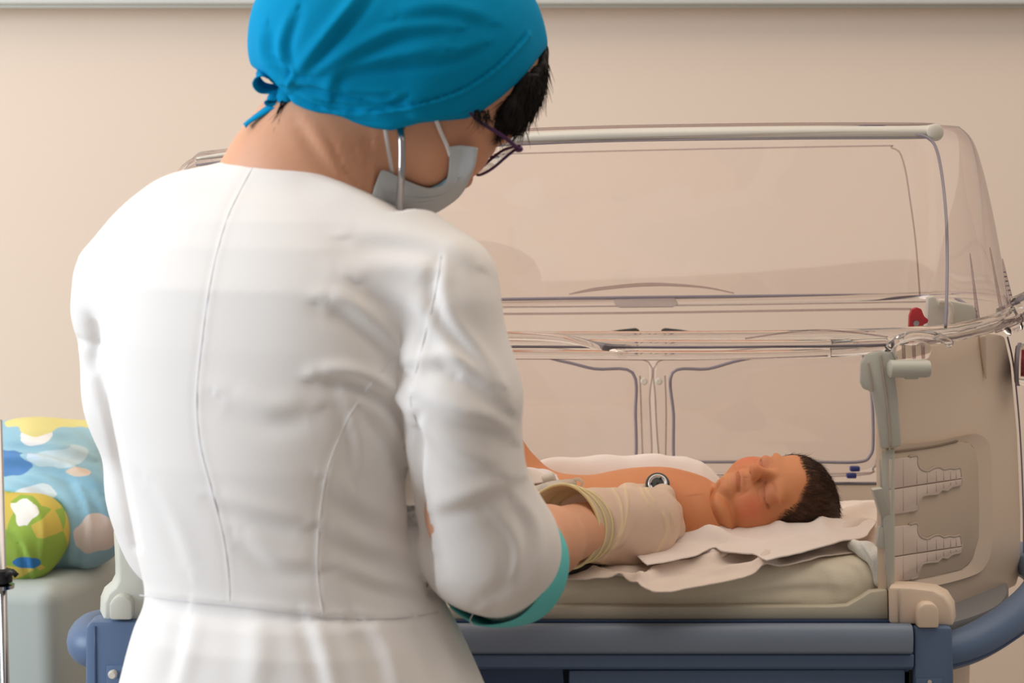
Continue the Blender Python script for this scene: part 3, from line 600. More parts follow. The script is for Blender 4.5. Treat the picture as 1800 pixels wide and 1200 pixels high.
# ================================================================ mattress and cloths
def hn(x, y, s, f): return noise(np.stack([x, y, 0 * x], 1), f, s)
def mat_sdf(P):
    x, y, z = P[:, 0], P[:, 1], P[:, 2]
    tp = 1.0 + .016 * np.clip((x - .12) / .2, 0, 1) ** 1.5 + .003 * np.sin(x * 31) * np.sin(y * 22)
    c = V(.010, 1.994); h = V(.352, .188)
    qx = np.abs(x - c[0]) - h[0] + .022; qy = np.abs(y - c[1]) - h[1] + .022
    zc = (tp + .957) / 2; hz = (tp - .957) / 2; qz = np.abs(z - zc) - hz + .018
    o = np.linalg.norm(np.maximum(np.stack([qx, qy, qz], 1), 0), axis=1) + np.minimum(np.max(np.stack([qx, qy, qz], 1), 1), 0) - .020
    return o
sculpt('mattress', mat_sdf, (-.37, 1.78, .94), (.39, 2.20, 1.04), .004, M['sheet'],
       flist=[([(980, 1048), (1100, 1040), (1200, 1052)], 6, .0014, 'fold'), ([(1250, 1050), (1400, 1030), (1500, 1035)], 9, .002, 'fold'), ([(1480, 985), (1510, 1010), (1525, 1050)], 8, .003, 'valley'),
              ([(1440, 990), (1470, 1020), (1480, 1060)], 10, .002, 'ridge'), ([(1000, 1060), (1180, 1064), (1400, 1058)], 5, .0012, 'fold'), ([(1490, 960), (1535, 985)], 6, .002, 'fold'), ([(780, 1052), (880, 1066)], 8, .002, 'fold')],
       extra=lambda Pv, g: .0012 * noise(Pv * V(1, 1.6, 2), 45, 3) + .0006 * noise(Pv, 110, 5))
mt = bpy.data.objects['mattress']; tag(mt, 'thin mattress wrapped in cream flannel, lying in the incubator tray', 'mattress')
def sheet(name, outline, base, relief, m, label, cat, thick=.0013, h=.0032, noise_amp=.0016, sd=1, yr=None):
    """cloth lying flat: grid inside a plan outline, height = base(x,y)+relief"""
    O = np.array([(p[0], p[1]) for p in outline]); lo = O.min(0); hi = O.max(0)
    nx = int((hi[0] - lo[0]) / h) + 2; ny = int((hi[1] - lo[1]) / h) + 2
    # warp a unit grid onto the outline rows: for each x find span in y
    xs = np.linspace(lo[0] + 1e-4, hi[0] - 1e-4, nx); vsx = []; ok = []
    for x in xs:
        ys = []
        for i in range(len(O)):
            a, b = O[i], O[(i + 1) % len(O)]
            if (a[0] - x) * (b[0] - x) <= 0 and a[0] != b[0]: ys.append(a[1] + (b[1] - a[1]) * (x - a[0]) / (b[0] - a[0]))
        ys = (min(ys), max(ys)) if len(ys) > 1 else (0, 0); vsx.append(ys)
    ny = max(8, ny); X = np.repeat(xs, ny); T = np.tile(np.linspace(0, 1, ny), nx); y0 = np.repeat([a for a, b in vsx], ny); y1 = np.repeat([b for a, b in vsx], ny)
    Y = y0 + (y1 - y0) * T; e = np.minimum(np.minimum(T, 1 - T) * (y1 - y0), np.minimum(X - lo[0], hi[0] - X)); 
    P0 = np.stack([X, Y, 0 * X], 1); Z = base(X, Y) + relief(X, Y) + noise_amp * (noise(P0 * V(1, 1.7, 1), 50, sd) + .5 * noise(P0, 130, sd + 1) + .28 * noise(P0 * V(1, 1.5, 1), 260, sd + 2)) + thick
    vv = np.stack([X, Y, Z], 1); q = [(i * ny + j, (i + 1) * ny + j, (i + 1) * ny + j + 1, i * ny + j + 1) for i in range(nx - 1) for j in range(ny - 1)]
    o = link(name, quads_mesh(name, vv, np.array(q)), M[m]); md = o.modifiers.new('thickness', 'SOLIDIFY'); md.thickness = thick; md.offset = 0
    return tag(o, label, cat)
def mz(x, y): return 1.0035 + .016 * np.clip((x - .12) / .2, 0, 1) ** 1.5
g2 = lambda u, w: np.exp(-(u / w) ** 2)
def gz(px, py, Z):   # plan point under a picture point at height Z
    r = ray(px, py); p = CAM + r * ((Z - CAM[2]) / r[2]); return p
def line_relief(lines):
    L = [(np.array([gz(a, b, 1.005)[:2] for a, b in pts]), w, hgt) for pts, w, hgt in lines]
    def f(X, Y):
        Q = np.stack([X, Y], 1); z = np.zeros(len(X))
        for pl, w, hgt in L:
            d, s, t = seg_dist(Q, pl); z += hgt * np.exp(-(d / w) ** 2) * np.sin(np.clip(t, .05, .95) * math.pi) ** .5
        return z
    return f
# long crumpled cloth under baby and along the front
front = [(958, 1012), (1030, 1018), (1090, 1016), (1125, 1030), (1150, 1037), (1180, 1040), (1215, 1032), (1300, 1024), (1345, 1012), (1420, 1006), (1480, 998), (1515, 992), (1560, 975), (1560, 925)]
back = [(1545, 905), (1500, 905), (1400, 908), (1200, 912), (1000, 915), (958, 925)]
sheet('muslin_cloth', [gz(a, b, 1.006) for a, b in front + back], mz,
      line_relief([([(1120, 1030), (1150, 1010), (1200, 1000)], .006, .010), ([(1185, 1000), (1260, 992), (1340, 985), (1440, 992)], .010, .010), ([(1330, 990), (1350, 1002), (1340, 1015)], .008, .012),
                   ([(1280, 975), (1350, 965), (1450, 975), (1540, 962)], .014, .010), ([(1060, 1012), (1110, 1020), (1140, 1028)], .006, .006), ([(1470, 985), (1510, 968), (1545, 950)], .012, .012),
                   ([(1440, 960), (1500, 935), (1550, 915)], .012, .012), ([(1200, 1020), (1290, 1010), (1350, 1008)], .007, .005), ([(980, 1000), (1060, 1004)], .006, .006)]),
      'cloth_warm', 'long crumpled off-white cotton cloth spread under the baby along the front of the mattress', 'cloth', noise_amp=.0018, sd=11)
# raised frayed fold on top of it
sheet('cotton_wrap', [gz(a, b, 1.012) for a, b in ((1135, 1004), (1180, 998), (1225, 988), (1255, 976), (1268, 985), (1300, 990), (1326, 992), (1345, 1005), (1400, 998), (1470, 990), (1520, 978), (1540, 955), (1480, 945), (1300, 940), (1180, 955), (1120, 985))], lambda x, y: mz(x, y) + .0115,
      line_relief([([(1190, 985), (1300, 968), (1420, 975), (1520, 965)], .014, .008), ([(1260, 980), (1330, 985)], .006, .004), ([(1350, 960), (1380, 980)], .006, .004), ([(1430, 955), (1450, 985)], .006, .004)]),
      'cloth', 'folded white cotton wrap with a frayed edge under the baby\'s head', 'wrap', noise_amp=.0016, sd=17)
# white swaddle behind the baby
pxs = [935, 960, 1000, 1050, 1105, 1160, 1205, 1232, 1252, 1268, 1290]; hts = [815, 808, 804, 801, 800, 800, 808, 820, 834, 852, 872]
swx = np.array([at(a, b, 2.03)[0] for a, b in zip(pxs, hts)]); swz = np.array([at(a, b, 2.03)[2] for a, b in zip(pxs, hts)])
def sw_rel(X, Y):
    H = np.interp(X, swx, swz - 1.006, left=.03); H = np.where(X < swx[0], np.maximum(.02, (swz[0] - 1.006) + (X - swx[0]) * .3), H)
    return H * (np.where(Y < 2.03, g2(Y - 2.03, .035), g2(Y - 2.03, .06))) + .0022 * np.sin(X * 120 + Y * 60) * g2(Y - 2.0, .04)
sheet('swaddle_blanket', [(-.12, 1.965, 0), (.235, 1.965, 0), (.25, 2.06, 0), (.235, 2.135, 0), (-.12, 2.135, 0)], lambda x, y: mz(x, y) + .001, sw_rel, 'cloth',
      'white swaddling blanket bunched up high behind the baby', 'blanket', noise_amp=.0012, sd=23)
# white shirt cloth over the near arm
nx_ = [(1118, 990), (1150, 958), (1190, 934), (1230, 928), (1262, 932), (1285, 946), (1306, 966)]
nsx = np.array([at(a, b, 1.90)[0] for a, b in nx_]); nsz = np.array([at(a, b, 1.90)[2] for a, b in nx_])
def ns_rel(X, Y):
    H = np.maximum(np.interp(X, nsx, nsz - 1.008), .004)
    return H * np.where(Y > 1.895, 1, g2(Y - 1.895, .028)) + .002 * np.sin(Y * 200 + X * 70)
sheet('baby_shirt', [(.10, 1.855, 0), (.15, 1.842, 0), (.21, 1.842, 0), (.232, 1.86, 0), (.228, 1.915, 0), (.12, 1.915, 0)], lambda x, y: mz(x, y) + .004, ns_rel, 'cloth',
      'loose white shirt gathered over the baby\'s near shoulder beside the glove', 'shirt', noise_amp=.0016, sd=29)
# speckled cloth corner tucked at the right end
sculpt('speckled_cloth', lambda P: smin(chain(P, [at(1500, 958, 1.84), at(1525, 968, 1.825), at(1542, 982, 1.812)], [.006, .0075, .0075], .01), chain(P, [at(1544, 982, 1.81), at(1547, 1022, 1.808)], [.008, .006], .01), .01),
       (.29, 1.77, .96), (.38, 1.87, 1.06), .0018, mat('pale_blue_dotted_cotton', srgb(234, 236, 232), .9, mottle=(420, .12)),
       flist=[([(1515, 960), (1530, 985), (1535, 1020)], 4, .002, 'fold')], extra=lambda Pv, g: .0008 * noise(Pv, 110, 31))
tag(bpy.data.objects['speckled_cloth'], 'pale blue dotted cloth corner squeezed beside the tubing ports', 'cloth')

# ================================================================ left: cot cabinet, quilt, pole
c1 = at(95, 1030, 2.2); c2 = at(207, 978, 2.36); ang = math.atan2(c2[1] - c1[1], c2[0] - c1[0]); sd = nrm(V(c2[0] - c1[0], c2[1] - c1[1], 0)); fd = V(-sd[1], sd[0], 0)
ct = at(50, 1032, 2.2)[2]
K = [c1 * V(1, 1, 0), c1 * V(1, 1, 0) + sd * .42, c1 * V(1, 1, 0) + sd * .42 + fd * .55, c1 * V(1, 1, 0) + fd * .55]
cot = empty('cot_cabinet', tuple(K[0]), 'pale grey plastic bedside cot base under the blue quilt, left of the nurse', 'cot')
prism('cot_body', [k + V(0, 0, .05) for k in K], (0, 0, ct - .05), M['cabinet'], cot, .025, 4)
prism('cot_plinth', [k * V(1, 1, 0) + V(0, 0, .0) + (np.mean(K, 0) - k) * .06 for k in K], (0, 0, .06), M['grey_rubber'], cot, .004)
Mq = bpy.data.materials.new('sky_print_cotton'); Mq.use_nodes = True; nt = Mq.node_tree; b = nt.nodes['Principled BSDF']; b.inputs['Roughness'].default_value = .85
def N_(t, **k):
    n = nt.nodes.new(t)
    for a, v in k.items(): setattr(n, a, v)
    return n
tc = N_('ShaderNodeTexCoord'); base = N_('ShaderNodeTexNoise'); base.inputs['Scale'].default_value = 6
nt.links.new(tc.outputs['Object'], base.inputs['Vector'])
rp = N_('ShaderNodeValToRGB'); rp.color_ramp.elements[0].position = .35; rp.color_ramp.elements[0].color = srgb(120, 172, 198); rp.color_ramp.elements[1].position = .65; rp.color_ramp.elements[1].color = srgb(164, 200, 212)
nt.links.new(base.outputs['Fac'], rp.inputs['Fac']); last = rp.outputs['Color']
wn = N_('ShaderNodeTexNoise'); wn.inputs['Scale'].default_value = 28; wn.inputs['Detail'].default_value = 1; nt.links.new(tc.outputs['Object'], wn.inputs['Vector'])
QY = {}
def spot(c, r, col, wob=.035, sy=1.0):
    """a printed cloud or patch: ellipsoidal spot with wobbly border at a fixed place on the quilt"""
    global last
    mp = N_('ShaderNodeVectorMath', operation='SUBTRACT'); nt.links.new(tc.outputs['Object'], mp.inputs[0]); mp.inputs[1].default_value = tuple(c)
    ml = N_('ShaderNodeVectorMath', operation='MULTIPLY'); nt.links.new(mp.outputs[0], ml.inputs[0]); ml.inputs[1].default_value = (1 / r[0], 1 / r[1], 1 / r[2])
    ln = N_('ShaderNodeVectorMath', operation='LENGTH'); nt.links.new(ml.outputs[0], ln.inputs[0])
    ad = N_('ShaderNodeMath', operation='MULTIPLY_ADD'); nt.links.new(wn.outputs['Fac'], ad.inputs[0]); ad.inputs[1].default_value = 1.4; nt.links.new(ln.outputs['Value'], ad.inputs[2])
    lt = N_('ShaderNodeMath', operation='LESS_THAN'); nt.links.new(ad.outputs[0], lt.inputs[0]); lt.inputs[1].default_value = 1.7
    mx = N_('ShaderNodeMix', data_type='RGBA'); nt.links.new(lt.outputs[0], mx.inputs[0]); nt.links.new(last, mx.inputs[6]); mx.inputs[7].default_value = col; last = mx.outputs[2]
def cr(px, py, Y): return at(px, py, Y)
spot(cr(165, 940, 2.27), (.024, .15, .022), srgb(222, 208, 200)); spot(cr(50, 772, 2.3), (.028, .08, .014), srgb(235, 232, 230)); spot(cr(150, 752, 2.3), (.02, .08, .012), srgb(225, 215, 205))
spot(cr(100, 742, 2.37), (.07, .2, .012), srgb(222, 212, 140)); spot(cr(60, 868, 2.3), (.03, .2, .010), srgb(206, 216, 222)); spot(cr(110, 800, 2.34), (.03, .2, .010), srgb(196, 216, 224)); spot(cr(20, 812, 2.34), (.028, .10, .014), srgb(84, 132, 186)); spot(cr(140, 845, 2.24), (.04, .08, .008), srgb(220, 200, 182)); spot(cr(20, 822, 2.24), (.03, .08, .010), srgb(195, 215, 232))
nt.links.new(last, b.inputs['Base Color'])
Mg = bpy.data.materials.new('green_yellow_print_cotton'); Mg.use_nodes = True; nt = Mg.node_tree; b = nt.nodes['Principled BSDF']; b.inputs['Roughness'].default_value = .85
tc = N_('ShaderNodeTexCoord'); vo = N_('ShaderNodeTexVoronoi'); vo.inputs['Scale'].default_value = 30; nt.links.new(tc.outputs['Object'], vo.inputs['Vector'])
rp = N_('ShaderNodeValToRGB'); rp.color_ramp.interpolation = 'CONSTANT'; rp.color_ramp.elements[0].color = srgb(146, 176, 70); rp.color_ramp.elements[1].position = .5; rp.color_ramp.elements[1].color = srgb(206, 184, 84)
sp = N_('ShaderNodeSeparateColor'); nt.links.new(vo.outputs['Color'], sp.inputs[0]); nt.links.new(sp.outputs[0], rp.inputs['Fac']); last = rp.outputs['Color']
wn = N_('ShaderNodeTexNoise'); wn.inputs['Scale'].default_value = 28; nt.links.new(tc.outputs['Object'], wn.inputs['Vector'])
spot(cr(28, 900, 2.2), (.022, .06, .022), srgb(232, 230, 224)); spot(cr(35, 1000, 2.2), (.02, .06, .008), srgb(50, 120, 180))
nt.links.new(last, b.inputs['Base Color'])
ql = lambda P: smin(smin(chain(P, [at(-120, 816, 2.42), at(60, 810, 2.40), at(165, 800, 2.42)], [.052, .048, .047], .03), chain(P, [at(-150, 880, 2.42), at(90, 880, 2.36), at(150, 905, 2.34)], [.065, .06, .052], .03), .04),
                    chain(P, [at(90, 920, 2.34), at(140, 920, 2.33)], [.062, .056], .03), .03)
q = sculpt('cloud_quilt', ql, (-.80, 2.2, .84), (-.40, 2.6, 1.2), .005, Mq,
       flist=[([(0, 812), (90, 822), (180, 862)], 10, .012, 'fold'), ([(10, 782), (80, 788), (160, 808)], 8, .008, 'fold'), ([(0, 835), (60, 850), (100, 900), (108, 990)], 10, .012, 'valley'), ([(120, 830), (150, 900), (140, 1000)], 9, .005, 'fold'), ([(30, 765), (120, 770), (160, 790)], 8, .004, 'fold'), ([(0, 862), (50, 870), (92, 920)], 6, .004, 'ridge'), ([(120, 850), (170, 880), (190, 930)], 12, .004, 'fold')],
       extra=lambda Pv, g: .003 * noise(Pv, 26, 41) + .0012 * noise(Pv, 70, 42))
tag(q, 'rolled light blue baby quilt printed with clouds, left of the nurse', 'quilt')
gr = sculpt('green_pillow', lambda P: smin(chain(P, [at(-80, 930, 2.29), at(55, 935, 2.275)], [.055, .048], .03), chain(P, [at(-60, 975, 2.27), at(45, 980, 2.262)], [.028, .026], .03), .03), (-.78, 2.15, .86), (-.46, 2.4, 1.1), .004, Mg,
       flist=[([(15, 930), (40, 960), (55, 1010)], 8, .006, 'fold'), ([(45, 870), (75, 920), (70, 1000)], 6, .003, 'ridge')], extra=lambda Pv, g: .002 * noise(Pv, 40, 43))
tag(gr, 'green and yellow printed pillow tucked into the blue quilt', 'pillow')
pb = at(4, 1030, 2.16); pe = empty('cot_post', (pb[0], pb[1], 0), 'upright metal cot post with a black clamp at the left picture edge', 'post')
tube('pole', [V(pb[0], pb[1], 0.0), V(pb[0], pb[1], at(4, 738, 2.16)[2])], .0052, M['steel'], pe, 16)
lathe('clamp', at(5, 1012, 2.16), (0, 0, 1), [(.006, -.009), (.011, -.007), (.011, .007), (.006, .009)], M['black'], pe, 16)
lathe('collar', at(4, 1030, 2.16), (0, 0, 1), [(.006, -.003), (.014, -.002), (.014, .002), (.006, .003)], M['steel'], pe, 20)
tube('clamp_lever', [at(12, 1010, 2.15), at(22, 1004, 2.14), at(30, 1012, 2.14)], .0032, M['black'], pe, 8)
# ================================================================ nurse
nurse = empty('person', (-.20, 1.60, 0), 'nurse seen from behind in white coat, turquoise cap, mask and gloves, bending over the incubator', 'person')
H = at(770, 130, 1.665); hf = nrm(V(.60, .42, -.68)); hu = V(.60, .35, .72); hu = nrm(hu - hf * (hu @ hf)); hr = np.cross(hf, hu)
def L(x, y, z): return H + hr * x + hf * y + hu * z
RH = np.stack([hr, hf, hu])
neckb = at(545, 335, 1.60)
SHL = at(232, 520, 1.70); SHR = at(775, 512, 1.545)
C0 = at(893, 990, 1.60); nC = nrm(V(.445, .853, -.23))
EL = at(868, 985, 1.575); WR = at(1040, 924, 1.838); HC = at(1100, 925, 1.872)
def head_sdf(P):
    d = ell(P, L(0, -.008, .022), (.071, .090, .078), RH)
    d = smin(d, ell(P, L(0, .028, -.03), (.058, .050, .068), RH), .02)          # face
    d = smin(d, ell(P, L(0, .022, -.070), (.048, .046, .032), RH), .02)        # jaw
    d = smin(d, rc(P, L(0, .054, -.088), L(0, .048, -.084), .015, .02), .015)  # chin
    d = smin(d, rc(P, L(0, .072, -.025), L(0, .082, -.048), .006, .009), .008) # nose
    for s in (-1, 1):
        d = smin(d, ell(P, L(s * .034, .052, -.045), (.022, .018, .02), RH), .015)  # cheek
        d = smin(d, ell(P, L(s * .030, .066, -.006), (.020, .010, .006), RH), .01)  # brow
        d = smin(d, ell(P, L(s * .031, .062, -.025), (.013, .010, .009), RH), .005) # closed lid
        e = smax(ell(P, L(s * .066, -.014, -.028), (.006, .014, .025), RH), -ell(P, L(s * .073, -.010, -.025), (.005, .009, .016), RH), .003)
        d = smin(d, e, .004)
        d = smin(d, rc(P, L(s * .02, .062, -.070), L(0, .067, -.068), .005, .006), .006) # lips
    d = smin(d, rc(P, L(0, -.035, -.05), L(0, -.02, -.02), .05, .055), .03)
    return d
def neck_sdf(P):
    d = chain(P, [at(500, 400, 1.66), at(545, 305, 1.635), at(610, 215, 1.645), L(0, -.03, -.03)], [.055, .056, .054, .055], .03)
    d = smin(d, rc(P, at(640, 350, 1.61), at(660, 215, 1.64), .016, .020), .02)        # neck muscle
    d = smin(d, rc(P, at(580, 350, 1.60), at(575, 230, 1.612), .014, .022), .025)
    d = smin(d, rc(P, at(452, 330, 1.63), at(520, 235, 1.625), .03, .022), .04)
    return d
FA = [at(835, 905, 1.535), EL, (EL + WR) / 2, WR]
def hand_sdf(P):
    d = chain(P, [WR, HC], [.027, .030], .02)
    kn = [at(1150, 888, 1.880), at(1165, 905, 1.874), at(1160, 930, 1.870), at(1138, 955, 1.868)]
    for k, p in enumerate(kn): d = smin(d, rc(P, at(1052, 905 + k * 13, 1.846), p, .021, .0160 - .001 * k), .020)
    d = smin(d, ell(P, at(1098, 958, 1.868), (.036, .02, .025)), .02)
    tips = [([kn[0], at(1164, 872, 1.903), at(1158, 866, 1.915)], [.0130, .0105, .0085]),
            ([kn[1], at(1180, 902, 1.898), at(1176, 915, 1.915)], [.0135, .0110, .0085]),
            ([kn[2], at(1182, 928, 1.888), at(1184, 938, 1.905)], [.0130, .0108, .0090]),
            ([kn[3], at(1158, 962, 1.880), at(1164, 960, 1.898)], [.0110, .0095, .0080]),
            ([at(1075, 900, 1.875), at(1105, 874, 1.900), at(1138, 868, 1.918)], [.018, .0125, .0095])]
    for pts, rs in tips:
        d = smin(d, chain(P, pts, rs, .006), .006)
    return d
def gskin(P):
    d = head_sdf(P); d = smin(d, neck_sdf(P), .02)
    return d
def sk_col(v):
    base = np.array(srgb(222, 166, 134)[:3]); n = noise(v, 30, 61)[:, None]; c = base * (1 + .05 * n)
    cheek = np.exp(-(np.linalg.norm(v - L(.05, .04, -.05), axis=1) / .03) ** 2)[:, None]; return np.clip(c * (1 - cheek * V(.03, .13, .15)), 0, 1)
# body: one continuous skin figure (head, neck, trunk, arms, left hand, legs)
HIPX = -.19
def legs(P):
    d = None
    for s in (-1, 1):
        e = chain(P, [V(HIPX + s * .085, 1.60, .80), V(HIPX + s * .085, 1.59, .47), V(HIPX + s * .085, 1.61, .09)], [.082, .052, .034], .02)
        e = smin(e, rc(P, V(HIPX + s * .085, 1.62, .045), V(HIPX + s * .11, 1.75, .03), .034, .028), .02); d = e if d is None else smin(d, e, .02)
    return d
LW = at(520, 958, 1.86); LE = at(318, 935, 1.74)
def lhand(P):
    d = rc(P, LE * .25 + LW * .75, LW, .026, .024)
    for k in range(4): d = smin(d, chain(P, [LW, LW + V(.05, .04 - k * .016, -.004), LW + V(.085 - abs(k - 1) * .006, .05 - k * .02, -.014)], [.02, .0095, .007], .01), .006)
    d = smin(d, chain(P, [LW, LW + V(.03, -.035, -.004), LW + V(.055, -.04, -.008)], [.018, .011, .008], .01), .008)
    return d
def body_sdf(P):
    d = gskin(P)
    d = smin(d, chain(P, [at(500, 430, 1.62), at(470, 700, 1.60), at(480, 950, 1.59), V(HIPX, 1.59, .86)], [.05, .062, .062, .08], .05), .02)
    d = smin(d, chain(P, [SHL, LE, LW], [.036, .034, .024], .02), .03); d = smin(d, chain(P, [SHR] + FA, [.036, .036, .033, .0295, .025], .02), .03)
    d = smin(d, lhand(P), .004)
    return smin(d, legs(P), .04)
body = sculpt('body', body_sdf, (-.52, 1.42, -.005), (.12, 1.98, 1.66), .0042, M['skin'], nurse,
              flist=[([(655, 235), (650, 290), (648, 345)], 6, .003, 'fold'), ([(585, 245), (605, 290), (640, 335)], 7, .0035, 'fold'), ([(620, 240), (632, 290), (645, 330)], 5, .002, 'fold'), ([(530, 215), (560, 260), (600, 315)], 14, .003, 'fold')],
              col=sk_col)
# ---- coat
TY = [(283, 385, 560), (300, 352, 620), (325, 302, 655), (352, 258, 690), (385, 222, 725), (430, 198, 758), (500, 178, 772), (600, 166, 768), (700, 176, 752), (800, 200, 738), (900, 222, 734), (980, 240, 745), (1040, 252, 765), (1060, 252, 774), (1100, 236, 796), (1200, 206, 846), (1400, 160, 910), (1800, 100, 960)]
tzs = np.array([at(0, a, 1.58)[2] for a, _, _ in TY]); txl = np.array([at(b_, a, 1.58)[0] for a, b_, _ in TY]); txr = np.array([at(c_, a, 1.58)[0] for a, _, c_ in TY])
psi = math.radians(20); cps, sps = math.cos(psi), math.sin(psi)
bzs = np.interp(tzs, tzs[::-1], np.interp(np.arange(len(TY)), [0, 2, 4, 6, 9, 12, 15, 17], [.045, .058, .078, .098, .108, .105, .125, .145])[::-1])
cyz = np.interp(np.arange(len(TY)), [0, 4, 7, 10, 13, 17], [1.632, 1.612, 1.60, 1.595, 1.59, 1.585])
o_ = np.argsort(tzs); tzs, txl, txr, bzs, cyz = tzs[o_], txl[o_], txr[o_], bzs[o_], cyz[o_]
def smooth_interp(z, xs, ys):
    i = np.clip(np.searchsorted(xs, z) - 1, 0, len(xs) - 2); t = np.clip((z - xs[i]) / (xs[i + 1] - xs[i]), 0, 1)
    m = np.gradient(ys, xs); h = xs[i + 1] - xs[i]
    return (2 * t**3 - 3 * t**2 + 1) * ys[i] + (t**3 - 2 * t**2 + t) * h * m[i] + (-2 * t**3 + 3 * t**2) * ys[i + 1] + (t**3 - t**2) * h * m[i + 1]
zw_coat = at(0, 1057, 1.58)[2]
def torso(P):
    z = P[:, 2]; l = smooth_interp(z, tzs, txl); r = smooth_interp(z, tzs, txr); b_ = np.interp(z, tzs, bzs); cy = np.interp(z, tzs, cyz)
    cx = (l + r) / 2; Aa = (r - l) / 2; Aa = np.maximum(Aa, .02)
    a_ = np.sqrt(np.maximum(Aa ** 2 - (b_ * sps) ** 2, .0004)) / cps
    dx = P[:, 0] - cx; dy = P[:, 1] - cy; u = dx * cps - dy * sps; v = dx * sps + dy * cps
    k = (np.abs(u / a_) ** 2.25 + np.abs(v / b_) ** 2.25) ** (1 / 2.25); d = (k - 1) * np.minimum(a_, b_) * .9
    return smax(smax(d, z - tzs[-1], .01), .52 - z, .004)
def sleeve_r(P):
    d = chain(P, [at(792, 545, 1.530), at(812, 700, 1.525), at(822, 830, 1.530), at(852, 950, 1.555), C0 + nC * .0], [.0415, .0425, .0400, .0515, .0500], .03)
    return smax(d, (P - C0) @ nC, .003)
def sleeve_l(P):
    d = chain(P, [at(222, 545, 1.70), at(252, 700, 1.71), at(300, 870, 1.73), at(322, 940, 1.75), at(420, 960, 1.82)], [.050, .0465, .050, .048, .046], .03)
    return d
def coat_sdf(P):
    d = torso(P)
    d = smin(d, rc(P, at(640, 400, 1.585), at(782, 500, 1.54), .040, .0445), .03)
    d = smin(d, rc(P, at(330, 400, 1.64), at(225, 500, 1.68), .045, .049), .04)
    d = smin(d, sleeve_r(P), .006 ); d = smin(d, sleeve_l(P), .012)
    # neckline: cut away above the collar curve (opening around the neck)
    cut = neck_sdf(P) - .007; zl = np.interp(P[:, 0], nlx, nlz)
    d = smax(d, -smax(-(P[:, 2] - zl) * .9, cut - .05, .003), .004)
    return d
NL = [(300, 250), (385, 280), (440, 286), (520, 293), (600, 322), (650, 345), (700, 375), (740, 395), (800, 360)]
nlx = np.array([at(a, b_, 1.56)[0] for a, b_ in NL]); nlz = np.array([at(a, b_, 1.56)[2] for a, b_ in NL])
def wr(Pv, g):
    n1 = noise(Pv * V(1, 1, .55), 16, 71); n2 = noise(Pv * V(1.2, 1, .8), 38, 72); arm = np.clip((Pv[:, 0] + .10) / .05, 0, 1)
    up = np.clip((Pv[:, 2] - 1.25) / .15, 0, 1); return (.0020 - .0010 * up) * n1 + (.0007 + .0006 * arm) * n2
CF = [
 ([(448, 288), (425, 330), (400, 382), (380, 450), (366, 520), (354, 610), (346, 700), (352, 780), (372, 860), (392, 940), (402, 1010), (404, 1056)], 3.2, .0011, 'seam'),
 ([(775, 450), (768, 500), (752, 570), (735, 640), (722, 700), (733, 745)], 3.5, .0014, 'seam'),
 ([(700, 620), (640, 690), (600, 760), (572, 840), (560, 930), (558, 1010), (568, 1084)], 3.2, .0011, 'seam'),
 ([(246, 1046), (320, 1056), (420, 1066), (520, 1078), (600, 1086), (700, 1086), (770, 1076)], 4, .0026, 'seam'),
 ([(575, 535), (610, 545), (660, 585), (705, 640)], 22, .0065, 'fold'),
 ([(560, 664), (600, 662), (640, 672), (690, 700), (728, 742)], 18, .0080, 'fold'),
 ([(620, 420), (700, 425), (780, 440), (830, 465)], 22, .003, 'fold'),
 ([(590, 480), (680, 470), (760, 470)], 24, .003, 'ridge'),
 ([(640, 500), (720, 540), (770, 600), (800, 650)], 20, .004, 'fold'),
 ([(775, 470), (770, 510), (785, 560), (830, 620), (870, 670)], 16, .005, 'fold'),
 ([(738, 640), (790, 640), (840, 670), (885, 712)], 20, .006, 'fold'),
 ([(740, 700), (800, 730), (860, 745), (895, 770)], 18, .004, 'fold'),
 ([(740, 760), (800, 800), (870, 830)], 22, .004, 'fold'), ([(760, 900), (830, 880), (905, 850)], 20, .003, 'fold'),
 ([(745, 860), (750, 930), (775, 1000)], 16, .004, 'valley'), ([(905, 880), (935, 930), (930, 1000), (880, 1060)], 14, .004, 'fold'),
 ([(860, 900), (900, 960), (890, 1030), (850, 1060)], 14, .003, 'fold'),
 ([(735, 735), (733, 820), (731, 900), (742, 970), (760, 1040)], 9, .012, 'valley'),
 ([(600, 700), (620, 770), (625, 840)], 18, .003, 'fold'), ([(640, 720), (700, 780), (725, 850)], 18, .004, 'fold'), ([(575, 850), (640, 900), (720, 920)], 22, .003, 'fold'),
 ([(570, 930), (650, 970), (735, 975)], 20, .003, 'fold'), ([(600, 1000), (670, 1030), (750, 1040)], 16, .003, 'fold'), ([(420, 940), (480, 990), (550, 1000)], 20, .003, 'fold'),
 ([(400, 700), (470, 730), (540, 720)], 26, .003, 'fold'), ([(260, 850), (300, 920), (330, 1000)], 18, .002, 'fold'), ([(380, 880), (450, 905), (530, 925)], 20, .003, 'fold'),
 ([(152, 560), (160, 600), (158, 650)], 9, .008, 'valley'), ([(118, 590), (150, 608), (160, 612)], 7, .004, 'valley'), ([(165, 650), (178, 700), (198, 760), (215, 850), (238, 960)], 8, .009, 'valley'),
 ([(150, 470), (180, 520), (188, 600)], 18, .003, 'fold'), ([(205, 380), (180, 430), (165, 500)], 12, .001, 'seam'),
 ([(330, 1080), (320, 1140), (300, 1220)], 22, .004, 'fold'), ([(450, 1090), (455, 1150), (445, 1230)], 26, .004, 'ridge'), ([(540, 1095), (560, 1150), (580, 1230)], 20, .004, 'fold'),
 ([(640, 1095), (670, 1150), (690, 1230)], 22, .005, 'fold'), ([(730, 1090), (770, 1150), (800, 1230)], 20, .004, 'fold'),
]
SEAMS = [c for c in CF if c[3] == 'seam']
CF = [(p, (w * 2.2 if m == 'seam' else w), (d * .7 if m == 'seam' else d), ('fold' if m == 'seam' else m)) for p, w, d, m in CF]
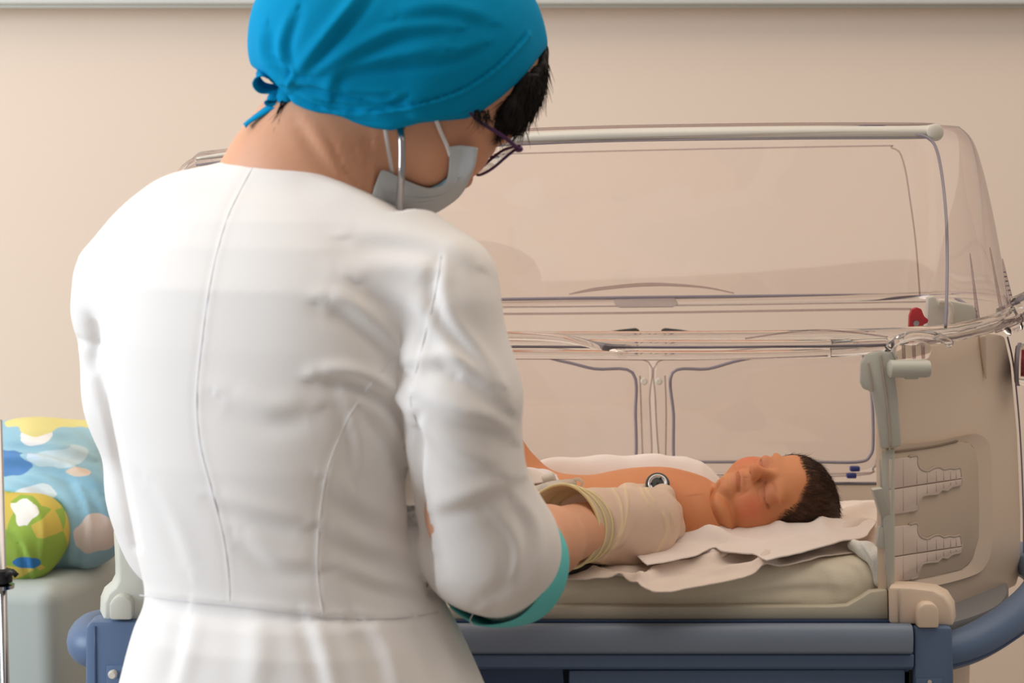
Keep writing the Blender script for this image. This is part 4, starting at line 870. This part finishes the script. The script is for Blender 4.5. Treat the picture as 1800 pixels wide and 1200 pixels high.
Vc, Qc = nets(coat_sdf, (-.62, 1.36, .50), (.09, 2.0, 1.44), .0034)
Vc2, gc_ = folds(Vc, coat_sdf, CF, wr)
coat = link('coat', quads_mesh('coat', Vc2, Qc), M['coat'], nurse)
front = gc_[:, 1] < .1; Pf = proj(Vc2[front]); Vf = Vc2[front]; Gf = gc_[front]
def on_coat(px, py, off):
    d = (Pf[:, 0] - px) ** 2 + (Pf[:, 1] - py) ** 2; near = np.argsort(d)[:10]; w = 1 / (d[near] + 4)
    Yc = Vf[near, 1]; k = Yc < Yc.min() + .012; Yv = (Yc[k] * w[k]).sum() / w[k].sum(); gg_ = nrm((Gf[near][k] * w[k][:, None]).sum(0))
    return at(px, py, Yv) + gg_ * off
Mseam = mat('coat_seam_thread', srgb(214, 214, 218), .85, mottle=(40, .05))
for p, w, d, m in SEAMS[:-1]:
    pl = catmull([V(*q) for q in p], 4); tube('seam', catmull([on_coat(a[0], a[1], .0001) for a in pl], 3), .0005, Mseam if p[0] != (700, 620) else M['coat'], coat, 5)
# piped neckline edge
nk = [at(x, y, 1.5) for x, y in ((388, 283), (440, 287), (520, 294), (600, 324), (650, 347))]
# teal cuff: a folded band around the sleeve end
u1 = nrm(np.cross(nC, V(1, 0, .45))); u1 = nrm(V(-.46, 0, -.89) - nC * (V(-.46, 0, -.89) @ nC)); u2 = np.cross(nC, u1)
def ringpt(c, a, r1, r2): return c + u1 * math.cos(a) * r1 + u2 * math.sin(a) * r2
G = []
for off, r in ((-.030, .0532), (-.014, .0540), (.002, .0538), (.010, .0525), (.008, .0490), (-.006, .0480)):
    G.append([ringpt(C0 + nC * off, 2 * math.pi * k / 24, r * (1 + .02 * math.sin(k * 1.7)), r) for k in range(24)])
patch('cuff', G, M['teal'], coat, .0015, 3, 'teal cuff band', closed_u=True)
tube('loose_thread', [at(832, 1078, 1.55), at(826, 1090, 1.55), at(832, 1098, 1.55)], .0004, M['coat'], coat, 5, smooth=5)
# ---- cap
bx = [440, 480, 520, 560, 620, 660, 690, 740, 790, 820, 850, 880, 910, 935, 960]; by = [118, 140, 184, 206, 221, 228, 231, 216, 210, 207, 193, 172, 145, 116, 80]
bX = np.array([at(a, b_, 1.60)[0] for a, b_ in zip(bx, by)]); bZ = np.array([at(a, b_, 1.60)[2] for a, b_ in zip(bx, by)])
def rotm(a):   # tilt in the picture plane
    c, s = math.cos(a), math.sin(a); return np.array([[c, 0, s], [0, 1, 0], [-s, 0, c]])
def cap_sdf(P):
    d = smin(ell(P, L(0, -.014, .026), (.080, .090, .086), RH), head_sdf(P) - .0045, .012)
    d = smin(d, ell(P, at(690, 70, 1.645), (.112, .088, .086), rotm(.10)), .02)
    d = smin(d, ell(P, at(565, 62, 1.63), (.050, .066, .066)), .05)
    d = smin(d, rc(P, at(600, 185, 1.625), at(690, 190, 1.605), .030, .026), .03)
    zb = np.interp(P[:, 0], bX, bZ); return smax(d, (zb - P[:, 2]) * .85, .006)
CAPF = [([(505, 168), (560, 190), (640, 196), (720, 186), (800, 162), (870, 118), (925, 62)], 4, .0022, 'seam'),
 ([(505, 150), (560, 155), (620, 165), (690, 168)], 9, .004, 'fold'), ([(500, 135), (470, 95), (468, 50)], 12, .004, 'fold'), ([(510, 130), (500, 80), (520, 20)], 12, .004, 'fold'), ([(520, 140), (570, 80), (620, 20), (650, -20)], 14, .006, 'fold'),
 ([(530, 150), (600, 110), (700, 60), (800, 50)], 16, .004, 'fold'), ([(585, 165), (600, 130), (680, 110), (780, 90)], 14, .004, 'fold'), ([(700, 110), (780, 105), (850, 80)], 12, .003, 'fold'), ([(640, 175), (680, 182), (710, 170)], 6, .004, 'fold'),
 ([(560, 175), (600, 182), (640, 186)], 5, .003, 'fold'), ([(700, 30), (780, 20), (860, 40)], 16, .003, 'fold'), ([(480, 120), (520, 135), (560, 140)], 6, .003, 'valley'), ([(520, 165), (600, 205), (680, 214)], 5, .0015, 'fold'), ([(480, 100), (510, 120), (505, 150)], 6, .003, 'fold'), ([(730, 215), (830, 190), (900, 130)], 6, .0010, 'ridge')]
cap = sculpt('surgical_cap', cap_sdf, (-.27, 1.5, 1.40), (.06, 1.80, 1.62), .0024, M['blue_cap'], nurse, flist=CAPF, extra=lambda Pv, g: .0014 * noise(Pv, 35, 81) + .0005 * noise(Pv, 90, 82))
kY = 1.60
ribbon('tie_bow', [at(507, 150, kY), at(485, 132, kY), at(462, 128, kY - .004), at(450, 140, kY - .005), at(462, 154, kY), at(485, 156, kY), at(506, 152, kY)], [.010, .014, .018, .016, .014, .010], (.2, .75, .5), M['blue_cap'], cap, .0012)
ribbon('tie_bow', [at(507, 150, kY), at(492, 120, kY), at(478, 112, kY), at(474, 126, kY), at(490, 145, kY), at(506, 152, kY)], [.008, .014, .014, .012, .008], (.5, .8, .2), M['blue_cap'], cap, .0012)
ribbon('tie_tail', [at(508, 160, kY), at(492, 178, kY), at(465, 195, kY), at(440, 212, kY), at(430, 221, kY)], [.006, .010, .009, .006, .010], (.3, .6, .7), M['blue_cap'], cap, .0012)
ribbon('tie_tail', [at(508, 158, kY), at(490, 168, kY), at(474, 172, kY), at(471, 180, kY), at(492, 180, kY)], [.007, .009, .008, .006], (.3, .6, .7), M['blue_cap'], cap, .0012)
sculpt('tie_knot', lambda P: smin(ell(P, at(508, 155, kY - .002), (.009, .009, .013)), ell(P, at(504, 170, kY - .001), (.007, .007, .008)), .004), (-.22, 1.57, 1.43), (-.16, 1.63, 1.49), .0014, M['blue_cap'], cap, extra=lambda Pv, g: .0012 * noise(Pv, 300, 83))
# ---- hair
def hair_sdf(P):
    d = smax(head_sdf(P) - .007, -(P - L(0, .045, 0)) @ hf, .006); q = (P - H) @ RH.T
    lim = q[:, 2] + .022 + .35 * np.abs(q[:, 0] - .03); return smax(d, -(q[:, 2] + .012 - .25 * (q[:, 0])), .006)
def hair_extra(Pv, g): 
    q = (Pv - H) @ RH.T; return .0014 * np.sin(q[:, 0] * 700 + 40 * q[:, 2]) + .0008 * noise(Pv * V(3, 3, 1), 150, 91)
HS = (lambda P: smin(smax(hair_sdf(P), (at(0, 232, 1.65)[2] - P[:, 2]), .004), chain(P, [at(908, 118, 1.655), at(912, 158, 1.65), at(893, 200, 1.64), at(884, 226, 1.64)], [.012, .0135, .0125, .005], .01), .01))
sculpt('hair', HS, (-.12, 1.5, 1.34), (.08, 1.86, 1.62), .0022, M['hair'], nurse, extra=hair_extra)
ho = bpy.data.objects['hair']; hv = np.array([v.co for v in ho.data.vertices]); hp_ = proj(hv); sel = (hp_[:, 1] > 110) & (hp_[:, 0] > 820); hn_, _ = grad(HS, hv[sel]); hv = hv[sel]
ii = RNG.choice(len(hv), 1500); dn = V(-.30, .10, -1.0); tg = dn - hn_[ii] * (hn_[ii] @ dn)[:, None]; tg /= np.linalg.norm(tg, axis=1)[:, None]
strands('bangs', list(hv[ii]), list(tg + hn_[ii] * .10), .020, -.25, M['hair'], nurse, .0005)
lk = [at(845 + RNG.uniform(-12, 14), 196 + RNG.uniform(-4, 4), 1.588) for _ in range(60)]
strands('side_lock', lk, [V(.1, .1, -1)] * 60, .018, 1.2, M['hair'], nurse, .0005)
nkr = [at(505 + RNG.uniform(-12, 16), 180 + RNG.uniform(-4, 8), 1.592) for _ in range(70)]
strands('nape_hair', nkr, [V(-.35, -.02, -1)] * 70, .022, .4, M['hair'], nurse, .0004)
# ---- mask
def mirror(p): q = (p - H) @ RH.T; q[0] = -q[0]; return H + q @ RH
rowsA = [[(791, 258), (812, 256), (838, 260)], [(785, 316), (806, 312), (830, 298)], [(757, 331), (782, 340), (806, 346)],
         [(725, 322), (735, 348), (752, 378)], [(678, 300), (690, 340), (708, 380)], [(668, 303), (660, 326), (650, 346)]]
face_s = lambda P: smin(head_sdf(P), neck_sdf(P), .01)
G = []
for r in rowsA:
    a = [hit(x, y, face_s, .0045 + .002 * i_) for i_, (x, y) in enumerate(r)]; c_ = a[2]; q = (c_ - H) @ RH.T; q[0] = 0; c0 = H + q @ RH
    c0 = c0 + hf * .002
    G.append([a[0], a[1], a[2], c0, mirror(a[2]), mirror(a[1]), mirror(a[0])])
mask = patch('face_mask', G, M['mask'], nurse, .0012, 6)
tube('mask_edge', [hit(x, y, face_s, .003) for x, y in ((785, 316), (775, 324), (765, 329), (755, 333))], .0012, M['mask_in'], mask, 6, smooth=5)
for k in (0, 1, 2, 3): tube('pleat', [G[i][1] * (1 - k * .25) + G[i][2] * (k * .25) + V(0, -.0015, 0) for i in (1, 2, 3, 4)], .0007, M['mask'], mask, 5, smooth=5)
ribbon('ear_loop', [hit(x, y, face_s, .0022) for x, y in ((764, 205), (776, 235), (785, 255), (792, 274))], .0034, (1, .2, 0), M['coat'], mask, .0015)
ribbon('ear_loop', [hit(x, y, face_s, .0022) for x, y in ((677, 226), (682, 260), (689, 304))], .0034, (1, .2, 0), M['coat'], mask, .0015)
# ---- glasses
gl = empty('glasses', tuple(H), None, None); gl.parent = nurse; gl.matrix_parent_inverse = Matrix.Translation(nurse.location).inverted(); gl['label'] = 'purple-framed glasses'
def lensring(s): return [L(s * x, y, z) for x, y, z in ((.059, .0755, -.014), (.052, .080, -.008), (.035, .084, -.006), (.018, .086, -.010), (.012, .085, -.024), (.016, .081, -.040), (.032, .077, -.046), (.049, .074, -.040), (.058, .073, -.026))]
for s in (1, -1):
    R_ = lensring(s); rim = tube('lens_rim', R_, .0013, M['purple'], gl, 8, closed=True, smooth=6)
    pts = catmull(R_, 6, True); c_ = np.mean(pts, 0); link('lens', mesh('lens', [c_] + pts, [(0, i + 1, (i + 1) % len(pts) + 1) for i in range(len(pts))]), M['lens'], rim)
    hp = L(s * .062, .0755, -.015); tube('temple', [hp, L(s * .068, .055, -.020), L(s * .071, .016, -.030), L(s * .076, -.015, -.022), L(s * .076, -.03, -.035)], [.0022, .0020, .0016, .0016, .0018], M['purple'], gl, 8, smooth=5, flat=.6)
    sculpt('hinge', lambda P: ell(P, hp, (.004, .004, .003)), hp - .007, hp + .007, .0008, M['purple'], gl)
tube('bridge', [L(.013, .086, -.016), L(.006, .093, -.012), L(-.006, .093, -.012), L(-.013, .086, -.016)], .0014, M['purple'], gl, 8, smooth=5)
# ---- glove
def gcut(P): return (P - at(1030, 925, 1.825)) @ nrm(WR - EL)
hgs = lambda P: smax(smin(hand_sdf(P) - .0012, rc(P, (EL * .12 + WR * .88), WR, .034, .031), .015), -gcut(P) - .012, .003)
GF = [([(1068, 848), (1090, 880), (1092, 930), (1070, 960)], 3, .0016, 'ridge'), ([(1098, 850), (1103, 890), (1092, 940), (1060, 985)], 3, .0012, 'ridge'), ([(1125, 856), (1140, 885)], 2.5, .001, 'ridge'), ([(1134, 856), (1150, 880)], 2.5, .001, 'ridge'),
      ([(1165, 900), (1172, 930), (1160, 960), (1150, 975)], 3, .0016, 'ridge'), ([(1180, 905), (1182, 930)], 3, .0016, 'fold'), ([(1050, 985), (1090, 998), (1120, 990)], 3, .0012, 'ridge'), ([(1045, 975), (1090, 960), (1110, 930)], 5, .001, 'fold')]
def gl_col(v):
    px = proj(v); c = np.tile(np.array(srgb(222, 196, 176)[:3]), (len(v), 1)); e = np.zeros(len(v))
    for poly, w, dd, md in GF[:7]:
        d, s, t = seg_dist(px, catmull([V(*p) for p in poly], 5)); e = np.maximum(e, np.exp(-(d / 1.7) ** 2))
    return c + e[:, None] * .6 * (np.array(srgb(238, 222, 170)[:3]) - c)
gv = empty('glove', tuple(WR), None, None); gv.parent = nurse; gv.matrix_parent_inverse = Matrix.Translation(nurse.location).inverted(); gv['label'] = 'stretched translucent latex glove'
sculpt('glove_hand', hgs, (.03, 1.76, .98), (.18, 1.95, 1.10), .0018, M['glove'], gv, flist=GF, col=gl_col, extra=lambda Pv, g: .0006 * noise(Pv, 70, 95))
Mly = mat('yellow_latex_edge', srgb(240, 224, 172), .4, mottle=(40, .06), sss=.1)
Mlt = mat('thin_latex', srgb(240, 222, 194), .45, mottle=(40, .06), trans=.35, ior=1.1)
ax = nrm(WR - EL); q1 = nrm(V(-.2, 0, .98) - ax * (V(-.2, 0, .98) @ ax)); q2 = np.cross(ax, q1)
def gr_(c, r1, r2, n=20, w=0.0, ph=0): return [c + q1 * math.cos(2 * math.pi * k / n) * r1 * (1 + w * math.sin(3 * 2 * math.pi * k / n + ph)) + q2 * math.sin(2 * math.pi * k / n) * r2 for k in range(n)]
cO = at(985, 926, 1.790); cs = [cO, cO * .75 + WR * .25, cO * .5 + WR * .5, cO * .2 + WR * .8, WR + ax * .006]
rs = [(.0400, .0385), (.0375, .036), (.0365, .0355), (.0350, .0340), (.0335, .0320)]
Rg = [gr_(c, a_, b_, w=.05 * (1 - i / 4), ph=i) for i, (c, (a_, b_)) in enumerate(zip(cs, rs))]
gc = patch('glove_cuff', Rg, Mlt, gv, .0008, 4, closed_u=True)
tube('cuff_rim', Rg[0], .0016, Mly, gc, 8, closed=True, smooth=5)
tube('cuff_fold', gr_(cs[1] + ax * .002, .0385, .037, w=.05, ph=1), .0012, Mly, gc, 8, closed=True, smooth=5)
tube('cuff_fold', gr_(cs[2] + ax * .001, .0372, .0360, w=.03, ph=2), .0015, Mly, gc, 8, closed=True, smooth=5)
tube('cuff_fold', gr_(cs[3] + ax * .001, .0352, .0342, w=.02, ph=3), .0009, Mly, gc, 8, closed=True, smooth=5)
lg = sculpt('glove', lambda P: smax(lhand(P) - .0012, -(P - (LE * .22 + LW * .78)) @ nrm(LW - LE), .002), LW - V(.09, .09, .05), LW + V(.12, .09, .05), .0026, M['glove'], nurse, col=lambda v: np.tile(np.array(srgb(222, 196, 176)[:3]), (len(v), 1)))
# shoes
for s in (-1, 1):
    sculpt('shoe', (lambda s: lambda P: smax(smin(rc(P, V(HIPX + s * .085, 1.60, .045), V(HIPX + s * .112, 1.76, .035), .044, .038), rc(P, V(HIPX + s * .085, 1.60, .045), V(HIPX + s * .085, 1.60, .06), .043, .04), .02), -(P[:, 2] - .002), .003))(s),
           (HIPX + s * .1 - .08, 1.52, -.01), (HIPX + s * .1 + .08, 1.83, .13), .005, M['coat'], nurse)

# ================================================================ stethoscope
st = empty('stethoscope', tuple(at(703, 222, 1.585)), 'steel and black stethoscope worn by the nurse, its chest piece on the baby', 'stethoscope')
tube('ear_tube', [at(703, 221, 1.592), at(706, 250, 1.584), at(706, 300, 1.582), at(703, 345, 1.590), at(701, 385, 1.605), at(704, 430, 1.66), at(712, 470, 1.72)], .0031, M['steel'], st, 14, smooth=6)
tube('ear_tube', [mirror(at(703, 221, 1.592)), mirror(at(706, 300, 1.582)) , at(705, 420, 1.76), at(712, 470, 1.745)], .0031, M['steel'], st, 12, smooth=6)
lathe('ear_tip', at(703, 219, 1.594), (0, .2, 1), [(.002, -.006), (.0045, -.004), (.005, .002), (.003, .006), (0, .007)], M['grey_rubber'], st, 16)
tube('rubber_tube', [at(712, 468, 1.73), at(730, 560, 1.76), at(790, 700, 1.77), at(840, 850, 1.765), at(880, 975, 1.765), at(935, 1008, 1.775), at(985, 1002, 1.792), at(1025, 997, 1.815), at(1055, 985, 1.84), at(1085, 960, 1.90), at(1112, 900, 1.93), at(1135, 872, 1.925)], .0048, M['black'], st, 14, smooth=8)
cpc = at(1156, 850, 1.904); cpn = nrm(V(-.05, -.88, .48))
ch = lathe('chest_piece', cpc - cpn * .004, cpn, [(0, -.005), (.009, -.005), (.0118, -.001), (.0124, .003), (.0112, .0046), (.0102, .0047)], M['grey_rubber'], st, 36, 'dark rim')
lathe('diaphragm', cpc - cpn * .003, cpn, [(.0102, .0020), (.0098, .0045), (.0088, .0052), (.0075, .0040), (.0025, .0026), (.0022, .0014), (0, .0012)], M['bell'], ch, 36, 'polished steel bell')
for k in range(3):
    a = k * 2.1 + 1.57; e1 = nrm(np.cross(cpn, V(1, 0, 0))); e2 = np.cross(cpn, e1); p = cpc + (e1 * math.cos(a) + e2 * math.sin(a)) * .0062 + cpn * .0016
    box('notch', p - .0008, p + .0008, M['black'], ch, .0002)
lathe('bell_hole', cpc - cpn * .0002, cpn, [(0, -.001), (.0014, -.001), (.0014, .0009), (0, .001)], M['black'], ch, 16)
# ================================================================ baby
baby = empty('person', tuple(at(1150, 930, 1.95)), 'newborn baby lying on its back asleep in the incubator, wearing only a diaper', 'person')
Hb = at(1369, 886, 1.95); bf = nrm(V(-.19, -.63, .73)); bu = V(.99, .05, -.075); bu = nrm(bu - bf * (bf @ bu)); br = np.cross(bf, bu); RB = np.stack([br, bf, bu])
def B_(x, y, z): return Hb + br * x + bf * y + bu * z
def bhead(P):
    q = (P - Hb) @ RB.T; d = ell(q, (0, -.012, .016), (.0480, .0540, .0455))
    d = smin(d, ell(q, (0, .012, .018), (.0415, .0405, .038)), .012)           # forehead
    d = smin(d, ell(q, (0, .018, -.020), (.038, .032, .034)), .012)            # midface
    for s in (-1, 1):
        d = smin(d, ell(q, (s * .0235, .020, -.026), (.021, .0215, .023)), .012) # cheeks
        d = smin(d, ell(q, (s * .018, .045, .0035), (.0135, .0045, .0040)), .010) # brow
        d = smin(d, ell(q, (s * .0195, .0425, -.0075), (.0120, .0072, .0072)), .003) # closed lid
        d = smin(d, rc(q, V(s * .0055, .0575, -.0195), V(s * .0060, .0555, -.0200), .0040, .0040), .002) # nostril wing
        e = smax(ell(q, (s * .0465, -.008, -.026), (.0050, .0105, .0155)), -ell(q, (s * .0525, -.005, -.024), (.0048, .0058, .0095)), .002)
        d = smin(d, e, .003)
    d = smin(d, rc(q, V(0, .0500, -.0020), V(0, .0600, -.0185), .0040, .0058), .006)  # nose
    for s in (-1, 1): d = smax(d, -ell(q, (s * .0038, .0578, -.0246), (.0022, .0036, .0022)), .0015)
    d = smin(d, ell(q, (0, .0460, -.0335), (.0115, .0045, .0035)), .004)         # upper lip
    d = smin(d, ell(q, (0, .0445, -.0408), (.0100, .0046, .0034)), .004)
    d = smin(d, ell(q, (0, .036, -.050), (.013, .012, .0115)), .008)            # chin
    d = smin(d, ell(q, (0, .012, -.048), (.027, .026, .018)), .012)             # double chin
    return d
def bbody(P):
    d = bhead(P)
    t = rc(P, at(1272, 912, 1.955), at(1232, 905, 1.955), .023, .030)
    t = smin(t, ell(P, at(1155, 892, 1.952), (.066, .056, .0425)), .025)
    t = smin(t, ell(P, at(1050, 905, 1.952), (.062, .055, .0385)), .03)
    t = smin(t, ell(P, at(965, 905, 1.952), (.042, .050, .040)), .03)
    t = smin(t, rc(P, at(1215, 905, 1.915), at(1250, 915, 1.925), .026, .024), .02)   # near shoulder
    t = smin(t, rc(P, at(1205, 884, 1.990), at(1240, 892, 1.985), .021, .019), .02)   # far shoulder
    t = smin(t, chain(P, [at(1215, 925, 1.905), at(1160, 962, 1.905), at(1090, 970, 1.91)], [.021, .016, .013], .01), .012)
    t = smin(t, chain(P, [at(1225, 886, 2.00), at(1150, 886, 2.02), at(1080, 890, 2.02)], [.021, .016, .013], .01), .012)
    # hands
    for c, sg in ((at(1072, 972, 1.912), -1), (at(1062, 892, 2.02), 1)):
        t = smin(t, ell(P, c, (.014, .011, .008)), .006)
        for k in range(4): t = smin(t, rc(P, c + V(-.010, (k - 1.5) * .0055, .001), c + V(-.022 + .002 * abs(k - 1), (k - 1.5) * .006, -.004), .0042, .0034), .003)
        t = smin(t, rc(P, c + V(0, -sg * .009, 0), c + V(-.012, -sg * .015, -.002), .0042, .0036), .003)
    # legs
    t = smin(t, chain(P, [at(950, 890, 1.975), at(880, 792, 1.985), at(830, 885, 1.99), at(800, 925, 1.99)], [.034, .0225, .017, .013], .012), .015)
    t = smin(t, chain(P, [at(940, 910, 1.915), at(865, 850, 1.885), at(820, 930, 1.895), at(800, 960, 1.90)], [.032, .0225, .017, .013], .012), .015)
    for c in (at(785, 935, 1.99), at(785, 968, 1.90)): t = smin(t, rc(P, c, c + V(-.012, 0, .022), .013, .010), .01)
    return smin(d, t, .006)
def onface(pts):
    out = []
    for x, y, z in pts:
        c = np.array([B_(x, t, z) for t in np.linspace(.08, .0, 161)]); d = bhead(c); i = int(np.argmax(d < 0)); out.append(V(x, .08 - .0005 * i, z))
    return out
def bfeat(Pv, g):
    q = (Pv - Hb) @ RB.T; D = np.zeros(len(Pv))
    def line(pts, w, dep, wt=None):
        nonlocal D
        d, s, t = seg_dist(q, catmull(onface(pts), 5)); D += dep * np.exp(-(d / w) ** 2) * np.sin(np.clip(t, .08, .92) * math.pi) ** .4
    for s in (-1, 1):
        line([(s * .008, .050, -.0100), (s * .015, .051, -.0130), (s * .023, .048, -.0130), (s * .032, .038, -.0095)], .0013, -.0028)   # lash slit
        line([(s * .011, .050, -.0030), (s * .019, .050, -.0010), (s * .028, .043, -.0030)], .0010, -.0008)
        line([(s * .010, .049, -.0125), (s * .017, .048, -.0175), (s * .026, .042, -.0170)], .0018, -.0011)
        line([(s * .0095, .052, -.020), (s * .016, .046, -.030), (s * .017, .042, -.038)], .0020, -.0010)
    line([(-.0125, .047, -.0375), (-.006, .052, -.0370), (0, .0525, -.0364), (.006, .052, -.0370), (.0125, .047, -.0375)], .0014, -.0032)
    line([(0, .056, -.026), (0, .054, -.031)], .0012, -.0006)
    line([(-.010, .046, -.0455), (0, .049, -.0460), (.010, .046, -.0455)], .0022, -.0016)
    return D + .0003 * noise(Pv, 90, 97)
def hairmask(q):
    x, y, z = q[:, 0], q[:, 1], q[:, 2]; return z - 1.2 * y + .029 + .5 * np.maximum(np.abs(x) - .03, 0) + .0035 * np.sin(x * 160) + .0025 * np.sin(z * 210 + 1)
def bcol(v):
    q = (v - Hb) @ RB.T; base = np.array(srgb(208, 140, 96)[:3]); c = np.tile(base, (len(v), 1)) * (1 + .05 * noise(v, 40, 98))[:, None]
    onhead = np.linalg.norm(q, axis=1) < .075
    def blend(ctr, w, col, k):
        nonlocal c
        e = (np.exp(-(np.linalg.norm((q - V(*ctr)) / V(*w), axis=1)) ** 2) * k)[:, None]; c = c * (1 - e) + np.array(srgb(*col)[:3]) * e
    for s in (-1, 1): blend((s * .030, .035, -.026), (.014, .016, .016), (214, 108, 82), .75); blend((s * .019, .048, -.008), (.010, .008, .006), (186, 122, 100), .6)
    blend((0, .052, -.037), (.011, .008, .0055), (184, 108, 92), .6); blend((0, .062, -.018), (.008, .008, .008), (206, 112, 78), .5); blend((-.046, -.008, -.028), (.008, .014, .016), (196, 96, 72), .6)
    blend((0, .045, -.052), (.012, .012, .010), (214, 150, 110), .5)
    for s in (-1, 1):
        d, _, _ = seg_dist(q, catmull(onface([(s * .008, 0, -.0100), (s * .015, 0, -.0130), (s * .023, 0, -.0130), (s * .032, 0, -.0095)]), 5)); e = (.75 * np.exp(-(d / .0013) ** 2))[:, None]; c = c * (1 - e) + np.array(srgb(96, 58, 44)[:3]) * e
    d, _, _ = seg_dist(q, catmull(onface([(-.0125, 0, -.0375), (-.006, 0, -.0370), (0, 0, -.0364), (.006, 0, -.0370), (.0125, 0, -.0375)]), 5)); e = (.6 * np.exp(-(d / .0013) ** 2))[:, None]; c = c * (1 - e) + np.array(srgb(120, 62, 54)[:3]) * e
    for s in (-1, 1): blend((s * .0038, .0570, -.0246), (.002, .003, .002), (80, 40, 30), .8)
    hm = np.clip(hairmask(q) / .010, 0, 1) * onhead * (q[:, 2] > -.045); hm = (hm * .92)[:, None]
    c = c * (1 - hm) + np.array(srgb(46, 29, 20)[:3]) * hm
    n = np.exp(-((proj(v)[:, 0] - 1200) / 60) ** 2)[:, None] * (~onhead)[:, None]; c = c * (1 - n * V(.0, .08, .12)); return np.clip(c, 0, 1)
Vh, Qa = nets(bbody, (-.10, 1.84, .985), (.355, 2.06, 1.125), .0013)
Va, g = folds(Vh, bbody, [([(1268, 842), (1254, 866), (1256, 895), (1270, 924), (1294, 948)], 3.2, .0055, 'valley'), ([(1280, 850), (1270, 880), (1276, 910), (1296, 934)], 13, .0035, 'ridge'), ([(1100, 905), (1140, 880), (1200, 872)], 26, .0012, 'fold')], bfeat)
me = quads_mesh('body', Va, Qa); colour(me, bcol(Va)); link('body', me, M['skin'], baby)
# hair strands combed back over the scalp
gg, _ = grad(bbody, Vh); qh = (Vh - Hb) @ RB.T; hm = (hairmask(qh) > .0005) & (qh[:, 2] > -.040) & (np.linalg.norm(qh, axis=1) < .075) & (np.abs(qh[:, 0]) < .055) & ~((np.abs(qh[:, 0]) > .040) & (qh[:, 1] > -.022) & (qh[:, 2] < -.006))
ids = np.where(hm)[0]; ids = RNG.choice(ids, 9000, replace=len(ids) < 9000); nn = gg[ids]
flow = nrm(bu * .75 - bf * .55) ; fl_ = flow - nn * (nn @ flow)[:, None]; fl_ /= np.maximum(np.linalg.norm(fl_, axis=1), .15)[:, None]
sw = .35 * np.sin(qh[ids][:, 0] * 120 + qh[ids][:, 2] * 80)[:, None] * np.cross(nn, fl_)
strands('hair', list(Vh[ids] + nn * .0002), list(fl_ + nn * .04 + sw), .0105, .9, M['baby_hair'], baby, .00020, 3, 6, down=V(0, 0, -.3))
# diaper
def dia(P):
    d = ell(P, at(948, 893, 1.95), (.036, .055, .040)); d = smin(d, rc(P, at(925, 850, 1.925), at(962, 862, 1.915), .014, .012), .02)
    d = smin(d, ell(P, at(940, 905, 1.90), (.030, .022, .024)), .015); return d
def dcol(v):
    c = np.tile(np.array(srgb(226, 220, 224)[:3]), (len(v), 1)); px = proj(v)
    for (x, y), r, col in (((935, 852), 11, (228, 196, 178)), ((955, 868), 9, (188, 186, 222)), ((920, 870), 8, (180, 190, 224)), ((925, 885), 7, (220, 200, 186)), ((945, 835), 7, (226, 214, 210))):
        e = np.exp(-(((px[:, 0] - x) ** 2 + (px[:, 1] - y) ** 2) / r ** 2) ** 2)[:, None]; c = c * (1 - e) + np.array(srgb(*col)[:3]) * e
    return c
dp = sculpt('diaper', dia, (-.03, 1.87, .99), (.09, 2.03, 1.10), .0018, M['diaper'], baby, flist=[([(905, 850), (940, 845), (975, 855)], 5, .003, 'fold'), ([(910, 880), (945, 870), (975, 880)], 5, .003, 'fold'), ([(930, 830), (940, 860), (935, 890)], 4, .002, 'fold')],
       extra=lambda Pv, g: .0016 * noise(Pv, 120, 99), col=dcol)
patch('diaper_tab', [[at(905, 828, 1.90), at(925, 822, 1.905), at(932, 822, 1.91)], [at(905, 842, 1.895), at(935, 838, 1.90), at(958, 834, 1.91)], [at(908, 852, 1.893), at(940, 850, 1.895), at(968, 846, 1.905)]], M['cloth'], dp, .0012, 5)
# clear plastic drainage/feeding connector on the belly
cc = empty('cord_clamp', tuple(at(985, 862, 1.893)), 'clear ribbed plastic cord clamp lying on the baby\'s belly beside the glove opening', 'clamp')
a0 = at(936, 874, 1.860); a1 = at(1010, 850, 1.880)
body_c = tube('clamp_body', [a0, a0 * .5 + a1 * .5 + V(0, 0, .0015), a1], [.0105, .0085, .005], M['tube_clear'], cc, 14, smooth=6)
rg = catmull([a1 + V(.003, 0, 0) + V(math.cos(t) * .0048, 0, math.sin(t) * .0048) for t in np.linspace(0, 2 * math.pi, 9)[:-1]], 4, True)
tube('clamp_ring', rg, .0018, M['tube_clear'], body_c, 8, closed=True)
for k in range(9): p = a0 * (1 - k / 12) + a1 * (k / 12) + V(0, -.008 + k * .0003, -.001); box('rib', p - V(.0006, .001, .003), p + V(.0006, .001, .003), M['off_white'], body_c, .0002)
tube('inner_line', [a0 + V(.006, -.004, .001), a1 + V(-.006, -.002, 0)], .0014, M['off_white'], body_c, 8)
lathe('clamp_cap', at(965, 842, 1.905), nrm(V(1, 0, .3)), [(0, -.006), (.005, -.006), (.0065, -.003), (.0065, .005), (.004, .007), (0, .007)], M['off_white'], cc, 18)
